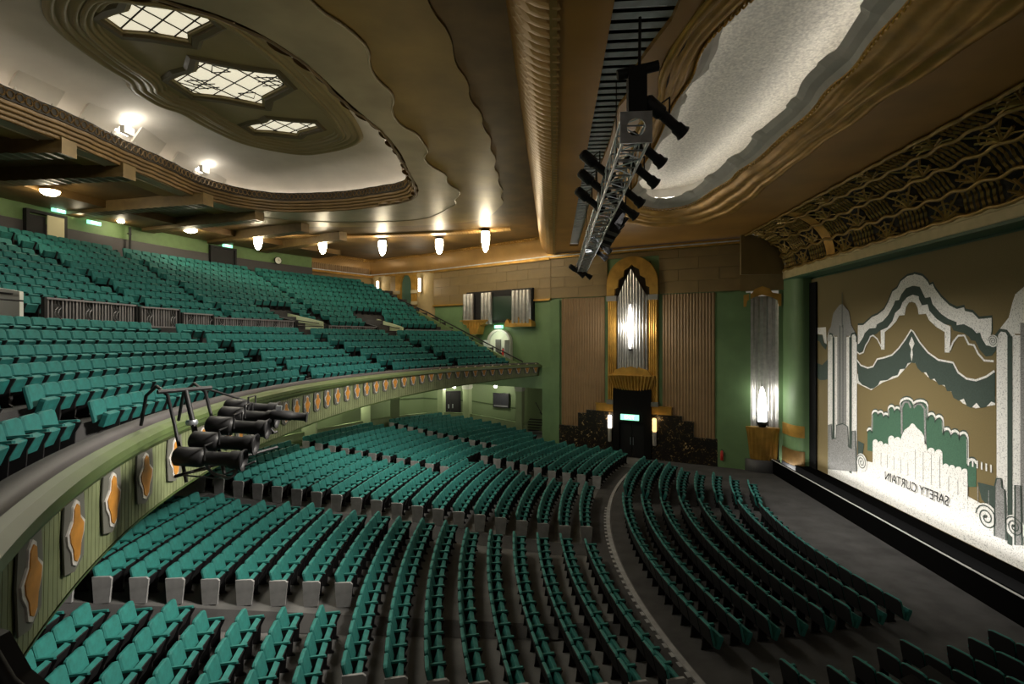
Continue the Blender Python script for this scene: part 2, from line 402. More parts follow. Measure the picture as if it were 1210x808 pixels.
# ---- black exit portal
dr = link('door_1', None, None, 'tall black exit portal under the gold niche', 'door', 'structure'); dr.matrix_basis = L1
m = MB(); m.prism([(4.69, .02), (4.69, 4.55), (7.18, 4.55), (7.18, .02), (6.75, .02), (6.75, 2.3), (5.1, 2.3), (5.1, .02)], -.30, .1); m.obj('door_frame', mat('portal_black', (.004, .004, .004), .7, spec=.1), dr)
for s0 in (5.12, 5.94):
    m = MB(); m.box((s0 + .4, -.12, 1.16), (.79, .06, 2.26)); o = m.obj('door_leaf', mat('black_door', (.008, .008, .009), .5, spec=.2), dr)
    m = MB(); m.box((s0 + (.72 if s0 < 5.5 else .08), -.18, 1.1), (.04, .05, .5)); m.obj('pull_handle', STEEL, o)
def exit_sign(label, T, w_=.62, h_=.22, word='EXIT', cat='sign'):
    t = thing('exit_sign', label, cat, T=T)
    m = MB(); m.box((0, -.06, 0), (w_, .1, h_)); m.obj('sign_box', EXITG, t)
    lettering(word, h_ * .95, EXITW, t, Matrix.Translation((0, -.12, 0)) @ Matrix.Rotation(PI / 2, 4, 'X'))
    return t
exit_sign('green lit exit sign on the black portal under the gold niche', L1 @ Matrix.Translation((5.84, -.33, 2.68)), 1.2, .36)
for s0, mt, nm in ((4.46, TUBE, 'white lit tube lamp left of the black exit portal'), (7.42, TUBEO, 'amber lit tube lamp right of the black exit portal')):
    t = thing('tube_lamp', nm, 'lamp', T=L1 @ Matrix.Translation((s0, -.28, 0)))
    m = MB(); m.lathe([(.11, 1.85), (.14, 1.9), (.14, 2.65), (.10, 2.72)], 10); m.obj('lit_glass', mt, t)
    m = MB(); m.lathe([(.10, .95), (.13, 1.0), (.13, 1.85)], 10); m.obj('lower_glass', mat('dim_tube', (.35, .33, .3), .4), t)
    m = MB(); m.box((0, .1, 1.8), (.1, .16, 1.6)); m.obj('back_plate', GOLD, t)
q = L1 @ Vector((4.3, -.7, 2.6)); point('tube_glow_a', q, 9, (1, .7, .4)); q = L1 @ Vector((7.5, -.7, 2.6)); point('tube_glow_b', q, 6, (1, .6, .25))
def extinguisher(label, T):
    t = thing('fire_extinguisher', label, 'extinguisher', T=T)
    m = MB(); m.lathe([(.08, .0), (.09, .03), (.09, .5), (.05, .58), (.03, .6)], 12); m.obj('cylinder_body', RED, t)
    m = MB(); m.box((0, 0, .64), (.05, .12, .05)); m.tube([(0, 0, .62), (.1, 0, .6), (.13, 0, .4), (.12, 0, .25)], .012, 5); m.obj('valve_hose', BLACKM, t)
extinguisher('red fire extinguisher on the green pier near the stage', L1 @ Matrix.Translation((11.45, -.2, .45)))

# ---- niche wall next to the proscenium, frame LN
PN = (13.3, 30.85); LN = frame2(P0, PN); LENN = 2.23
nw = link('wall_proscenium', None, None, 'green splayed wall strip between pier and proscenium arch', 'wall', 'structure'); nw.matrix_basis = LN
m = MB(); m.box((.13, .2, 6.9), (.28, .4, 13.8)); m.box((2.16, .2, 6.9), (.28, .4, 13.8)); m.box((1.12, .2, 12.25), (2.3, .4, 3.1)); m.obj('plaster', GREEN, nw)
m = MB(); m.box((1.12, -.03, 12.25), (2.3, .1, 3.1)); m.obj('upper_panel', TAN, nw, label='plain tan panel above the niche')
n2 = thing('drape_niche', 'tall round-backed niche with silver folds and gold fluted pedestal beside the stage', 'niche', T=LN)
pts = []
for i in range(61):
    a = PI * i / 60.; r = .86 + .05 * math.sin(i / 60. * PI * 18); pts.append((1.14 - r * math.cos(a), .05 + .55 * r * math.sin(a)))
for i in range(12):
    seg = pts[i * 5:i * 5 + 6]
    m = MB(); m.grid([[(p[0], p[1], 2.4) for p in seg], [(p[0], p[1], 10.4) for p in seg]], smooth=True); m.obj('silver_fold', SILVERP, n2)
m = MB(); m.prism([(.14, 9.75), (.14, 10.45), (.6, 10.55), (.75, 10.8), (1.14, 10.95), (1.53, 10.8), (1.68, 10.55), (2.14, 10.45), (2.14, 9.75), (2.0, 9.75), (1.95, 10.1), (1.6, 10.3), (1.14, 10.45), (.68, 10.3), (.33, 10.1), (.28, 9.75)], -.12, .06); m.obj('gold_hood', GOLD, n2)
rows = []
for z, R in ((.7, .72), (.8, .78), (2.3, .88), (2.55, .92), (2.62, .92)):
    r = []
    for i in range(65):
        a = PI * (i / 64.); rr = R * (1 + .03 * math.sin(a * 22)); r.append((1.14 - rr * math.cos(a), .1 - .62 * rr * math.sin(a), z))
    rows.append(r)
m = MB(); m.grid(rows, smooth=True); m.prism([(p[0], p[1]) for p in [(.26, 2.6), (2.02, 2.6), (2.02, 2.63), (.26, 2.63)]], -.3, .1); m.obj('pedestal', GOLD, n2, label='gold fluted half-round pedestal')
m = MB(); m.lathe([(.98, 0), (.98, .7), (.9, .72)], 24, Matrix.Translation((1.14, .1, 0)) @ Matrix.Diagonal((1, .66, 1, 1))); m.obj('plinth', mat('dark_plinth', (.03, .03, .033), .5), n2)
lp2 = thing('uplight_lamp', 'white pointed glass lamp on the gold pedestal beside the stage', 'lamp', T=LN @ Matrix.Translation((1.14, -.12, 0)))
m = MB(); m.lathe([(.24, 2.95), (.25, 3.6), (.20, 4.3), (.12, 4.8), (.02, 5.0)], 12); m.obj('glass', LAMPW, lp2)
m = MB(); m.lathe([(.18, 2.63), (.27, 2.8), (.27, 2.96)], 10)
for sg in (-1, 1): m.box((sg * .30, 0, 3.15), (.05, .2, .9))
m.obj('lamp_base', BLACKM, lp2)
q = LN @ Vector((1.14, -.65, 4.6)); point('uplight_glow', q, 55, (1, .95, .85), .2)

# ---- proscenium arch
pro = link('wall_stage', None, None, 'green and gold proscenium arch around the safety curtain', 'wall', 'structure')
# far jamb: rounded green pilaster
jp = [(13.3, 30.95)] + [(13.75 - .45 * math.cos(a) * 1.0, 30.1 + (-.85) * math.sin(a)) for a in frange(0, PI / 2, 10)] + [(14.3, 29.25), (14.3, 29.05), (15.2, 29.05), (15.2, 31.2)]
m = MB(); m.slab(jp, 0, 11.3); m.obj('jamb_pilaster', GREEN, pro)
def jband(z0, z1, mt, g, nm):
    j = [(13.3 - g, 30.95)] + [(13.75 - (.45 + g) * math.cos(a), 30.1 - (.85 + g) * math.sin(a)) for a in frange(0, PI / 2, 10)] + [(13.9, 29.9), (13.5, 30.9)]
    mm = MB(); mm.slab(j, z0, z1); mm.obj(nm, mt, pro)
jband(2.35, 3.0, GOLD, .03, 'gold_band'); jband(.75, 1.6, mat('brown_gold_base', (.16, .09, .025), .45, .3, noise=.2), .05, 'jamb_base'); jband(0, .75, mat('dark_plinth', (.03, .03, .033)), .08, 'jamb_plinth')
m = MB(); m.box((14.03, 29.0, 5.6), (.06, .9, 10.6)); m.obj('shade_strip', mat('shade_black', (.006, .006, .006), .9, spec=.1), pro)  # dark strip standing in for the shade between jamb and curtain
# header: green soffit, cream moulding
m = MB(); m.box((13.72, 19.0, 11.32), (.85, 24.2, .24)); m.box((14.4, 19, 11.6), (.5, 24.2, 1.4)); m.obj('header_soffit', mat('deep_green_paint', (.03, .09, .04), .5), pro)
m = MB(); m.box((13.36, 19.0, 11.5), (.22, 24.0, .34)); m.box((13.42, 19, 11.72), (.42, 24.0, .12)); m.box((13.33, 19, 11.34), (.12, 24, .06)); m.obj('header_moulding', mat('cream_moulding', (.50, .40, .20), .5, noise=.1), pro)
# jamb near side (outside the picture)
m = MB(); m.box((14.2, 8.0, 5.6), (1.9, 4.0, 11.3)); m.obj('near_jamb', GREEN, pro)
# coved fretwork above the arch
cov = link('trim_1', None, None, 'curved gilded fretwork cove above the proscenium arch', 'trim', 'structure')
def cpt(t, g=0.):   # t 0 at the bottom, 1 at the top
    a = t * PI / 2; return (13.28 - (2.2 - g) * (1 - math.cos(a)) - g * 1.0 * 0, 11.78 + (2.12 - g) * math.sin(a))
def cove_pt(t, g):
    a = t * PI / 2; cx, cz = 11.08, 11.78
    return (cx + (2.2 - g) * math.cos(a), cz + (2.15 - g) * math.sin(a))
m = MB(); rows = [[(*[cove_pt(t, -.22)[0]], y, cove_pt(t, -.22)[1]) for t in frange(0, 1, 12)] for y in (5.5, 30.9)]
m.grid(rows, smooth=True); m.obj('cove_backing', mat('cove_dark', (.02, .014, .006), .7), cov)
GB = mat('gilded_fret', (.30, .19, .045), .42, .5, noise=.25, nscale=3)
def cell(kind, w_):
    """one fret cell in (u, t) space: u across 0..w_, v up 0..1 in arc metres"""
    m = MB(); th = .055; H = 1.0
    def bar(p, q, r=th): m.tube([(p[0], 0, p[1]), ((p[0] + q[0]) / 2, 0, (p[1] + q[1]) / 2), (q[0], 0, q[1])], r, 4, smooth=False)
    if kind == 0:
        for i in range(7):
            x = w_ * (i + .5) / 7
            m.tube([(x + .02 * math.sin(k * 1.9), 0, .06 + k * .88 / 6) for k in range(7)], .062, 4, smooth=False)
    else:
        o = (w_ * .5, .08)
        for a in (25, 57, 90, 123, 155):
            e = (o[0] + .46 * w_ * math.cos(rad(a)), o[1] + .78 * math.sin(rad(a))); bar(o, e)
        for r in (.5, .8):
            m.tube([(o[0] + .46 * w_ * r * math.cos(a), 0, o[1] + .80 * r * math.sin(a)) for a in frange(.3, PI - .3, 8)], .036, 4, smooth=False)
        m.tube([(.03, 0, .1), (w_ * .2, 0, .2), (o[0], 0, .1), (w_ * .8, 0, .2), (w_ - .03, 0, .1)], .035, 4, smooth=False)
        m.tube([(.03, 0, .95), (w_ * .3, 0, .55)], .04, 4, smooth=False); m.tube([(w_ - .03, 0, .95), (w_ * .7, 0, .55)], .04, 4, smooth=False)
    return m
TI = [0., .26, .52, .77, 1.]
cm = {}
def bent(mb, t0, t1):
    """bend a flat cell (x across, z up 0..1) onto the cove"""
    o = MB(); o.f = mb.f; o.sm = mb.sm; o.mi = mb.mi
    for x, y, z in mb.v:
        a, b = cove_pt(t0 + (t1 - t0) * z, .05 - y * .8); o.v.append((a, -x, b))
    return o
CW = 1.52; ycur = 30.55; col_i = 0
for kind in (0, 1):
    for r in range(4):
        cm[(kind, r)] = bent(cell(kind, CW), TI[r], TI[r + 1]).mesh('fret_panel', GB)
ribs = []
while ycur > 7:
    if col_i == 3:
        m = MB(); m.grid([[(cove_pt(t, .02)[0], y, cove_pt(t, .02)[1]) for t in frange(0, 1, 10)] for y in (ycur, ycur - .75)], smooth=True)
        m.obj('gilded_band', GOLD, cov, label='plain bright gold rib across the fretwork'); ycur -= .78
    for r in range(4):
        link('fret_panel', cm[((col_i + r) % 2, r)], cov, loc=(0, ycur, 0))
    ycur -= CW; col_i += 1
m = MB()
for t in TI:
    pts = []
    y = 30.6; k = 0
    while y > 6.8:
        dt = .018 * math.sin(k * PI / 3); a, b = cove_pt(min(1, max(0, t + dt)), .07); pts.append((a, y, b)); y -= .19; k += 1
    m.tube(pts, .075, 4)
m.obj('wavy_rib', GB, cov, kind='stuff')
# end wall of the cove (quarter disc)
m = MB(); poly = [(13.4, 11.6)] + [cove_pt(t, -.05) for t in frange(0, 1, 12)] + [(10.9, 13.95), (10.9, 11.6)]
T_end = Matrix(((1, 0, 0, 0), (0, 1, 0, 30.75), (0, 0, 1, 0), (0, 0, 0, 1)))
m.prism(poly, 0, .2, T_end); m.obj('cove_end', TAN, cov)

# ---- back wall of the circle
bw = link('wall_back', None, None, 'green rear wall of the circle above a dark dado', 'wall', 'structure')
ph = frange(-25, 33, 60)
m = MB(); m.grid(sweep(lambda p: [(40.7, 11.9), (40.7, 15.2), (41, 15.2)], ph)); m.obj('upper_wall', mat('green_back_wall', (.10, .17, .06), .6, noise=.1), bw)
m = MB(); m.grid(sweep(lambda p: [(40.62, 12.1), (40.62, 13.75), (40.7, 13.78)], ph)); m.obj('dado', mat('dark_grey_dado', (.035, .032, .035), .6), bw)
def back_door(n, phi, wd, label, hh=1.05):
    x, y = pol(CC, 40.5, phi); a = PI / 2 - rad(phi)
    d = link('door_%d' % n, None, None, label, 'door', 'structure', loc=(x, y, 13.1)); d.rotation_euler = (0, 0, -rad(phi) - PI / 2)
    m = MB(); m.prism([(-wd, -.3), (-wd, 1.25), (wd, 1.25), (wd, -.3), (wd - .14, -.3), (wd - .14, 1.1), (-wd + .14, 1.1), (-wd + .14, -.3)], -.12, .12); m.obj('door_frame', BLACK, d)
    return d
d3 = back_door(2, 7.8, .95, 'open black-framed double door in the rear wall of the circle')
m = MB(); m.box((-.40, .1, .4), (.8, .04, 1.4)); m.obj('lit_lobby', mat('lobby_wall', (.4, .36, .2), .7, emit=.10, emcol=(1, .85, .5)), d3)
m = MB(); m.box((.42, -.02, .3), (.8, .06, 1.4)); lf = m.obj('door_leaf', BLACK, d3)
for x_ in (.22, .6):
    m = MB(); m.box((x_, -.06, .28), (.22, .02, .22)); m.obj('vision_panel', mat('door_glass', (.8, .8, .75), .3, emit=.4), lf)
d4 = back_door(3, 22.6, .95, 'black double door with two small panes near the clock')
m = MB(); m.box((0, -.02, .35), (1.64, .06, 1.5)); lf = m.obj('door_leaf', BLACK, d4)
for x_ in (-.4, .4):
    m = MB(); m.box((x_, -.06, .35), (.5, .02, .3)); m.obj('vision_panel', mat('door_glass2', (.3, .3, .3), .3, emit=.12), lf)
def on_back(phi, z, R=40.45):
    x, y = pol(CC, R, phi); return Matrix.Translation((x, y, z)) @ Matrix.Rotation(PI / 2 - rad(phi), 4, 'Z') @ Matrix.Identity(4)
def facing(phi, z, R):
    """frame with local x to the right, -y towards the stage"""
    x, y = pol(CC, R, phi); n = Vector((math.cos(rad(phi)), -math.sin(rad(phi)), 0)); xx = Vector((0, 0, 1)).cross(n)  # n towards house
    return Matrix(((xx.x, -n.x, 0, x), (xx.y, -n.y, 0, y), (0, 0, 1, z), (0, 0, 0, 1)))
exit_sign('green exit sign above the open rear circle door', facing(8.6, 14.55, 40.4), .8, .2)
exit_sign('green exit sign on the rear wall right of the open circle door', facing(11.0, 14.3, 40.4), .7, .2)
exit_sign('green exit sign above the far rear circle door', facing(22.9, 14.45, 40.4), .7, .2)
ck = thing('wall_clock', 'small round wall clock at the end of the rear circle wall', 'clock', T=facing(28.6, 13.95, 40.45))
m = MB(); m.lathe([(.30, 0), (.30, .08), (.26, .09)], 20, Matrix.Rotation(PI / 2, 4, 'X')); m.obj('case', BLACKM, ck)
m = MB(); m.lathe([(.26, .085), (.25, .095)], 20, Matrix.Rotation(PI / 2, 4, 'X')); m.obj('dial', mat('clock_dial', (.6, .6, .55), .4), ck)
m = MB(); m.box((0, -.10, .07), (.025, .012, .16)); m.box((.06, -.10, 0), (.12, .012, .02)); m.obj('hand', BLACK, ck)
pp = thing('downpipe', 'thin dark vertical pipe on the green rear circle wall', 'pipe', T=facing(13.9, 13.2, 40.5))
m = MB(); m.tube([(0, -.08, -.3), (0, -.08, 1.3)], .06, 8); m.obj('pipe', BLACK, pp)
m = MB(); m.box((0, -.03, .9), (.2, .1, .06)); m.obj('clip', BLACKM, pp)
# side wall between back wall and far wall
side = link('wall_far_rear', None, None, 'tan and green far side wall behind the circle', 'wall', 'structure')
P4 = (-22.0, 38.6); L3 = frame2(P3, P2); L4 = frame2(P4, P3)
for L_, ln in ((L2, LEN2), (L3, 7.34), (L4, 8.96)):
    m = MB(); m.box((ln / 2, .3, 9.75), (ln + .3, .4, 11.1), L_); m.obj('plaster', GREEN if L_ is L2 else TAN, side)
sideL = link('wall_far_gallery', None, None, 'tan blockwork band above the green circle side wall', 'wall', 'structure'); sideL.matrix_basis = L2
blocks(sideL, .0, LEN2, [10.75, 11.5, 12.25, 13.0, 13.6], 6)
m = MB(); m.box((LEN2 / 2, -.02, 10.68), (LEN2, .2, .14)); m.obj('string_course', GOLD, sideL)
# cornice + ribbed wall cove
def wall_cove(L_, ln, nm):
    cv_ = link(nm, None, None, 'ribbed bronze cove and gilt cornice above the far circle wall' if nm == 'trim_2' else 'ribbed bronze cove above the rear pilasters', 'trim', 'structure'); cv_.matrix_basis = L_
    n = int(ln / .24); rows = []
    for i in range(n * 4 + 1):
        x = ln * i / (n * 4); b = .05 * abs(math.sin(PI * i / 4.)); r = []
        for t in frange(0, 1, 8):
            a = t * PI / 2; R = 1.28 + b; r.append((x, .1 - R * (1 - math.cos(a)) * 1.0 - b * .3, 13.72 + R * math.sin(a)))
        rows.append(r)
    mm = MB(); mm.grid(rows, smooth=True); mm.obj('ribbed_cove', COVEC, cv_, kind='stuff')
    mm = MB(); mm.box((ln / 2, -.05, 13.62), (ln, .36, .2)); mm.obj('cornice', GOLD, cv_)
    mm = MB(); mm.box((ln / 2, -.14, 13.74), (ln, .3, .07)); mm.obj('cornice_bead', SLATM, cv_)
    mm = MB(); k = 0
    x = .1
    while x < ln:
        mm.tube([(x + .12 * math.cos(a), -1.2, 14.9 + .09 * math.sin(a)) for a in frange(0, 2 * PI, 8)[:-1]], .03, 4, closed=True, smooth=False); x += .25
    mm.obj('ring_chain', GOLD, cv_, kind='stuff')
wall_cove(L2, LEN2, 'trim_2'); wall_cove(L3, 7.34, 'trim_3'); wall_cove(L4, 8.96, 'trim_4')
# rear pilasters with arched window, strip lamps
pil = link('window_1', None, None, 'small green glazed arched window between tan rear pilasters', 'window', 'structure'); pil.matrix_basis = L3
cx = 4.41
m = MB(); m.prism([(cx - 1.2, 10.3), (cx - 1.2, 13.6), (cx + 1.2, 13.6), (cx + 1.2, 10.3), (cx + .62, 10.3), (cx + .62, 12.6)] + [(cx + .62 * math.cos(a), 12.6 + 1.0 * math.sin(a)) for a in frange(0, PI, 10)] + [(cx - .62, 10.3)], -.18, .12); m.obj('window_surround', GOLD, pil)
m = MB(); m.box((cx, .06, 11.9), (1.3, .04, 3.4)); m.obj('pane', mat('dull_green_glass', (.06, .12, .09), .25), pil)
for z in (11.0, 12.0):
    m = MB()
    for sg in (-1, 1): m.box((cx + sg * 1.0, -.2, z), (.7, .14, .28))
    m.obj('band_course', mat('pale_tan', (.36, .30, .18), .6), pil)
pl = link('trim_5', None, None, 'pair of rounded tan pilasters beside the arched window', 'trim', 'structure'); pl.matrix_basis = L3
for x in (1.35, 6.45):
    m = MB(); m.lathe([(1.05, 9.0), (1.05, 13.3), (1.12, 13.35), (1.12, 13.6)], 24, Matrix.Translation((x, .25, 0)) @ Matrix.Diagonal((1, .55, 1, 1))); m.obj('pilaster', mat('tan_pilaster', (.36, .27, .13), .55, noise=.08), pl)
def strip_lamp(x, label):
    t = thing('strip_lamp', label, 'lamp', T=L3 @ Matrix.Translation((x, -.62, 12.5)))
    m = MB(); m.box((0, 0, 0), (.16, .12, 1.15)); m.obj('tube', LAMPW, t)
    m = MB(); m.box((0, .08, 0), (.22, .06, 1.3)); m.obj('back_plate', GOLD, t)
    q = L3 @ Vector((x, -1.2, 12.4)); point('strip_glow', q, 45, (1, .85, .6), .2)
strip_lamp(1.51, 'vertical strip wall lamp left of the arched window'); strip_lamp(6.32, 'vertical strip wall lamp right of the arched window')
# gold-framed panel at the far rear corner
gp = link('trim_6', None, None, 'gold framed fluted panel at the far rear corner of the circle', 'trim', 'structure'); gp.matrix_basis = L4
m = MB(); m.prism([(.3, 11.9), (.3, 14.9), (2.6, 14.9), (2.6, 11.9), (2.3, 11.9), (2.3, 14.2), (1.45, 14.6), (.6, 14.2), (.6, 11.9)], -.2, .1); m.obj('frame', GOLD, gp)
flute_mesh(2.8, 8.8, 13.5, 14.95, .2, .06, -.02).obj('fluted_panel', TANP, gp)
# ================================================================== FAR CIRCLE WALL FITTINGS (L2 frame, x measured from P2)
def L2x(s): return LEN2 - s
# organ chamber opening: black box with silver pipe bundles on gold brackets
ob = thing('organ_chamber', 'dark recessed organ chamber with silver pipe clusters over the circle side door', 'organ', T=L2, kind='structure')
xa, xb = L2x(8.0), L2x(1.45)
m = MB(); m.box(((xa + xb) / 2, -.05, 10.35), (xb - xa, .3, 2.5)); m.obj('chamber', BLACK, ob)
m = MB(); m.box(((xa + xb) / 2 + .3, -.22, 10.2), (2.6, .06, 1.8)); m.obj('dark_screen', mat('dark_green_glass', (.02, .04, .025), .2), ob)
for xs_, n in ((xa + .1, 3), (xa + 2.0, 3), (xb - 1.5, 3), (xb - .5, 2)):
    for i in range(n):
        m = MB(); m.lathe([(.17, 9.0), (.19, 9.1), (.19, 11.3), (.17, 11.45)], 12, Matrix.Translation((xs_ + i * .36 - .1, -.35, 0))); m.obj('pipe', SILVERP, ob)
x0 = xa - .05
m = MB(); m.prism([(x0, 9.3), (x0 + 2.5, 9.3), (x0 + 2.35, 9.05), (x0 + 1.8, 8.85), (x0 + 1.6, 8.2), (x0 + .9, 8.2), (x0 + .7, 8.85), (x0 + .15, 9.05)], -.7, .05)
for i in range(5): m.box((x0 + .65 + i * .3, -.72, 8.9), (.1, .08, .7 - abs(i - 2) * .15))
m.box((x0 + 1.25, -.4, 9.28), (2.7, .85, .1)); m.obj('bracket', GOLD, ob)
x0 = xb - 2.3
crown = [(x0 - .1, 8.75), (x0 + 2.4, 8.75), (x0 + 2.4, 8.95)]
for i in range(5):
    u = x0 + 2.4 - .5 * i; hgt = .55 if i == 2 else .35
    crown += [(u - .12, 9.0 + hgt * .6), (u - .25, 9.0 + hgt), (u - .38, 9.0 + hgt * .6), (u - .5, 8.98)]
m = MB(); m.prism(crown, -.5, .05); m.obj('bracket', GOLD, ob)
exit_sign('green lit exit sign above the arched circle side door', L2 @ Matrix.Translation((L2x(4.74), -.02, 8.78)), .8, .24)
dr2 = link('door_4', None, None, 'open arched doorway with white reveals beside the circle front', 'door', 'structure'); dr2.matrix_basis = L2
dx = L2x(4.68); hw = 1.0
op = [(dx - hw, 6.0), (dx - hw, 7.6)] + [(dx - hw * math.cos(a), 7.6 + .85 * math.sin(a)) for a in frange(0, PI, 12)] + [(dx + hw, 7.6), (dx + hw, 6.0)]
m = MB(); m.prism([(dx - 1.2, 6.0), (dx - 1.2, 8.6), (dx + 1.2, 8.6), (dx + 1.2, 6.0)], -.12, .1, holes=[]) if False else None
m = MB(); m.prism(op, .02, .08); m.obj('lit_lobby', mat('lobby_pale', (.5, .55, .42), .7, emit=.16, emcol=(.9, 1, .75)), dr2)
ring = [(dx - hw - .16, 6.0), (dx - hw - .16, 7.6)] + [(dx - (hw + .16) * math.cos(a), 7.6 + 1.0 * math.sin(a)) for a in frange(0, PI, 12)] + [(dx + hw + .16, 7.6), (dx + hw + .16, 6.0)]
m = MB(); m.prism(ring + op[::-1], -.2, .1); m.obj('door_frame', mat('white_gloss', (.5, .52, .46), .4), dr2)
m = MB(); m.box((dx - .1, -.1, 6.9), (.5, .06, 1.8)); m.obj('door_leaf', mat('grey_door', (.12, .13, .12), .4), dr2)
for sg in (-1, 1):
    m = MB(); m.box((dx + sg * 1.05, -.45, 6.85), (.08, .6, 1.8)); m.obj('side_screen', mat('screen_grey', (.42, .45, .42), .3), dr2)
extinguisher('red fire extinguisher in the arched circle side doorway', L2 @ Matrix.Translation((dx + .45, -.2, 6.5)))
q = L2 @ Vector((dx, -.8, 8.3)); point('doorway_glow', q, 30, (.95, 1, .8), .2)

# ================================================================== CIRCLE (balcony)
def zb(phi): return 4.25 if phi < -2 else 4.25 + .9 * (phi + 2) / 50.
PH0, PH1 = -41., 54.5
bal = link('balcony', None, None, 'curved circle balcony with green fascia and stepped seating tiers', 'balcony', 'structure')
ph = frange(PH0, PH1, 120)
m = MB(); m.grid(sweep(lambda p: [(24.46, 5.6), (24.46, 6.03), (24.40, 6.10), (24.12, 6.10), (24.02, 6.03), (24.02, 5.95)], ph), smooth=True); m.obj('rail_cushion', mat('dark_rail_pad', (.045, .04, .045), .6), bal, label='dark padded balcony rail')
def fp(p):
    k = 1.0 if p < -4 else max(.55, 1 - (p + 4) / 90)
    return [(24.06, 6.02), (23.90, 5.98), (23.78, 5.90), (23.76, 5.80), (23.84, 5.76), (23.84, 6.02 - .34 * k), (23.92, 6.02 - .44 * k), (24.04, 6.02 - .46 * k)]
m = MB(); m.grid(sweep(fp, ph)); m.obj('fascia_moulding', GREEND, bal)
m = MB(); rows = []
n = int((PH1 - PH0) / .40)
for i in range(n):
    a, b = PH0 + i * .40, PH0 + i * .40 + .36
    for p, R in ((a, 24.0), (b, 24.0), (b + .005, 24.06), (a + .395, 24.06)): rows.append([(*pol(CC, R, p), 5.72), (*pol(CC, R + .02, p), zb(p))])
m.grid(rows); m.obj('fascia_boards', mat('fascia_green', (.15, .175, .085), .55, noise=.2, nscale=2), bal, kind='stuff')
m = MB(); m.grid(sweep(lambda p: [(24.0, zb(p)), (24.02, zb(p) - .06), (24.3, zb(p) - .06)], ph)); m.obj('fascia_bead', GREEND, bal)
# soffit
phs = frange(-36, 47, 60)
m = MB(); m.grid(sweep(lambda p: [(24.1, zb(p) - .02), (28, zb(p) * .7 + 4.1 * .3), (45 if p < 20 else 45, 4.1)], phs)); m.obj('soffit', PALEG, bal)
# medallions
MEDW = mat('medallion_silver', (.55, .53, .50), .5, .2, noise=.3, nscale=8); MEDO = mat('medallion_orange', (.46, .20, .028), .5, .1, noise=.2, nscale=6); MEDG = mat('medallion_grey', (.10, .10, .085), .6)
def lz(sx, sz, pts): return [(x * sx, z * sz) for x, z in pts]
LZ = [(0, 1), (.35, .85), (.45, .45), (1, .15), (.9, -.15), (.55, -.45), (.4, -.85), (0, -1), (-.4, -.85), (-.55, -.45), (-.9, -.15), (-1, .15), (-.45, .45), (-.35, .85)]
m = MB(); m.prism([(-.26, .5), (.26, .5), (.30, .1), (.26, -.45), (0, -.55), (-.26, -.45), (-.30, .1)], -.02, .02, mi=2)
m.prism(lz(.25, .47, LZ), -.06, 0, mi=0); m.prism(lz(.19, .41, LZ), -.085, -.03, mi=1)
med = m.mesh('medallion', [MEDW, MEDO, MEDG])
phi = -37.6; i = 0
while phi < 53.5:
    far_ = max(0, min(1, (phi + 22) / 30)); zc = 5.06 if phi < -2 else 5.06 + .66 * min(1, (phi + 2) / 32)
    o = link('medallion', med, bal, T=facing(phi, zc, 23.97)); o.scale = ((1 - .25 * far_) * (1.45 if phi < -14 else 1.15), .5, 1 - .25 * far_)
    phi += 3.85 if phi < -14 else 1.9
# tiers
FR = [24.3 + .83 * k for k in range(7)]
def tier_z(k): return 5.6 + .395 * k
m = MB()
prof = [(24.46, 5.6)]
for k in range(6):
    R = 25.35 + .83 * k
    if k: prof += [(R - .62, tier_z(k - 1)), (R - .62, tier_z(k))]
prof += [(30.2, tier_z(5)), (30.2, 7.95), (31.3, 7.95)]
REAR0 = 32.2
for j in range(10):
    R = REAR0 + .83 * j; z = 8.42 + .42 * j
    prof += [(R - .62, prof[-1][1]), (R - .62, z)]
prof += [(40.7, prof[-1][1])]
m.grid(sweep(lambda p: prof, frange(PH0, 52, 80))); m.obj('tiers', CARPET, bal, label='dark carpeted seating steps')
def tier_of(R):
    z = prof[0][1]
    for a, b in prof:
        if a <= R: z = b
    return z
m = MB()
for j in range(10):
    R = REAR0 + .83 * j - .60; z = 8.42 + .42 * j
    for p in (5.6 - .25 * j, 13.0 - .1 * j, 25.0):
        x, y = pol(CC, R, p); m.box((x, y, z + .012), (.10, .62, .02), rz=-rad(p))
m.obj('step_nosing', mat('pale_nosing', (.45, .46, .42), .5), bal, kind='stuff')
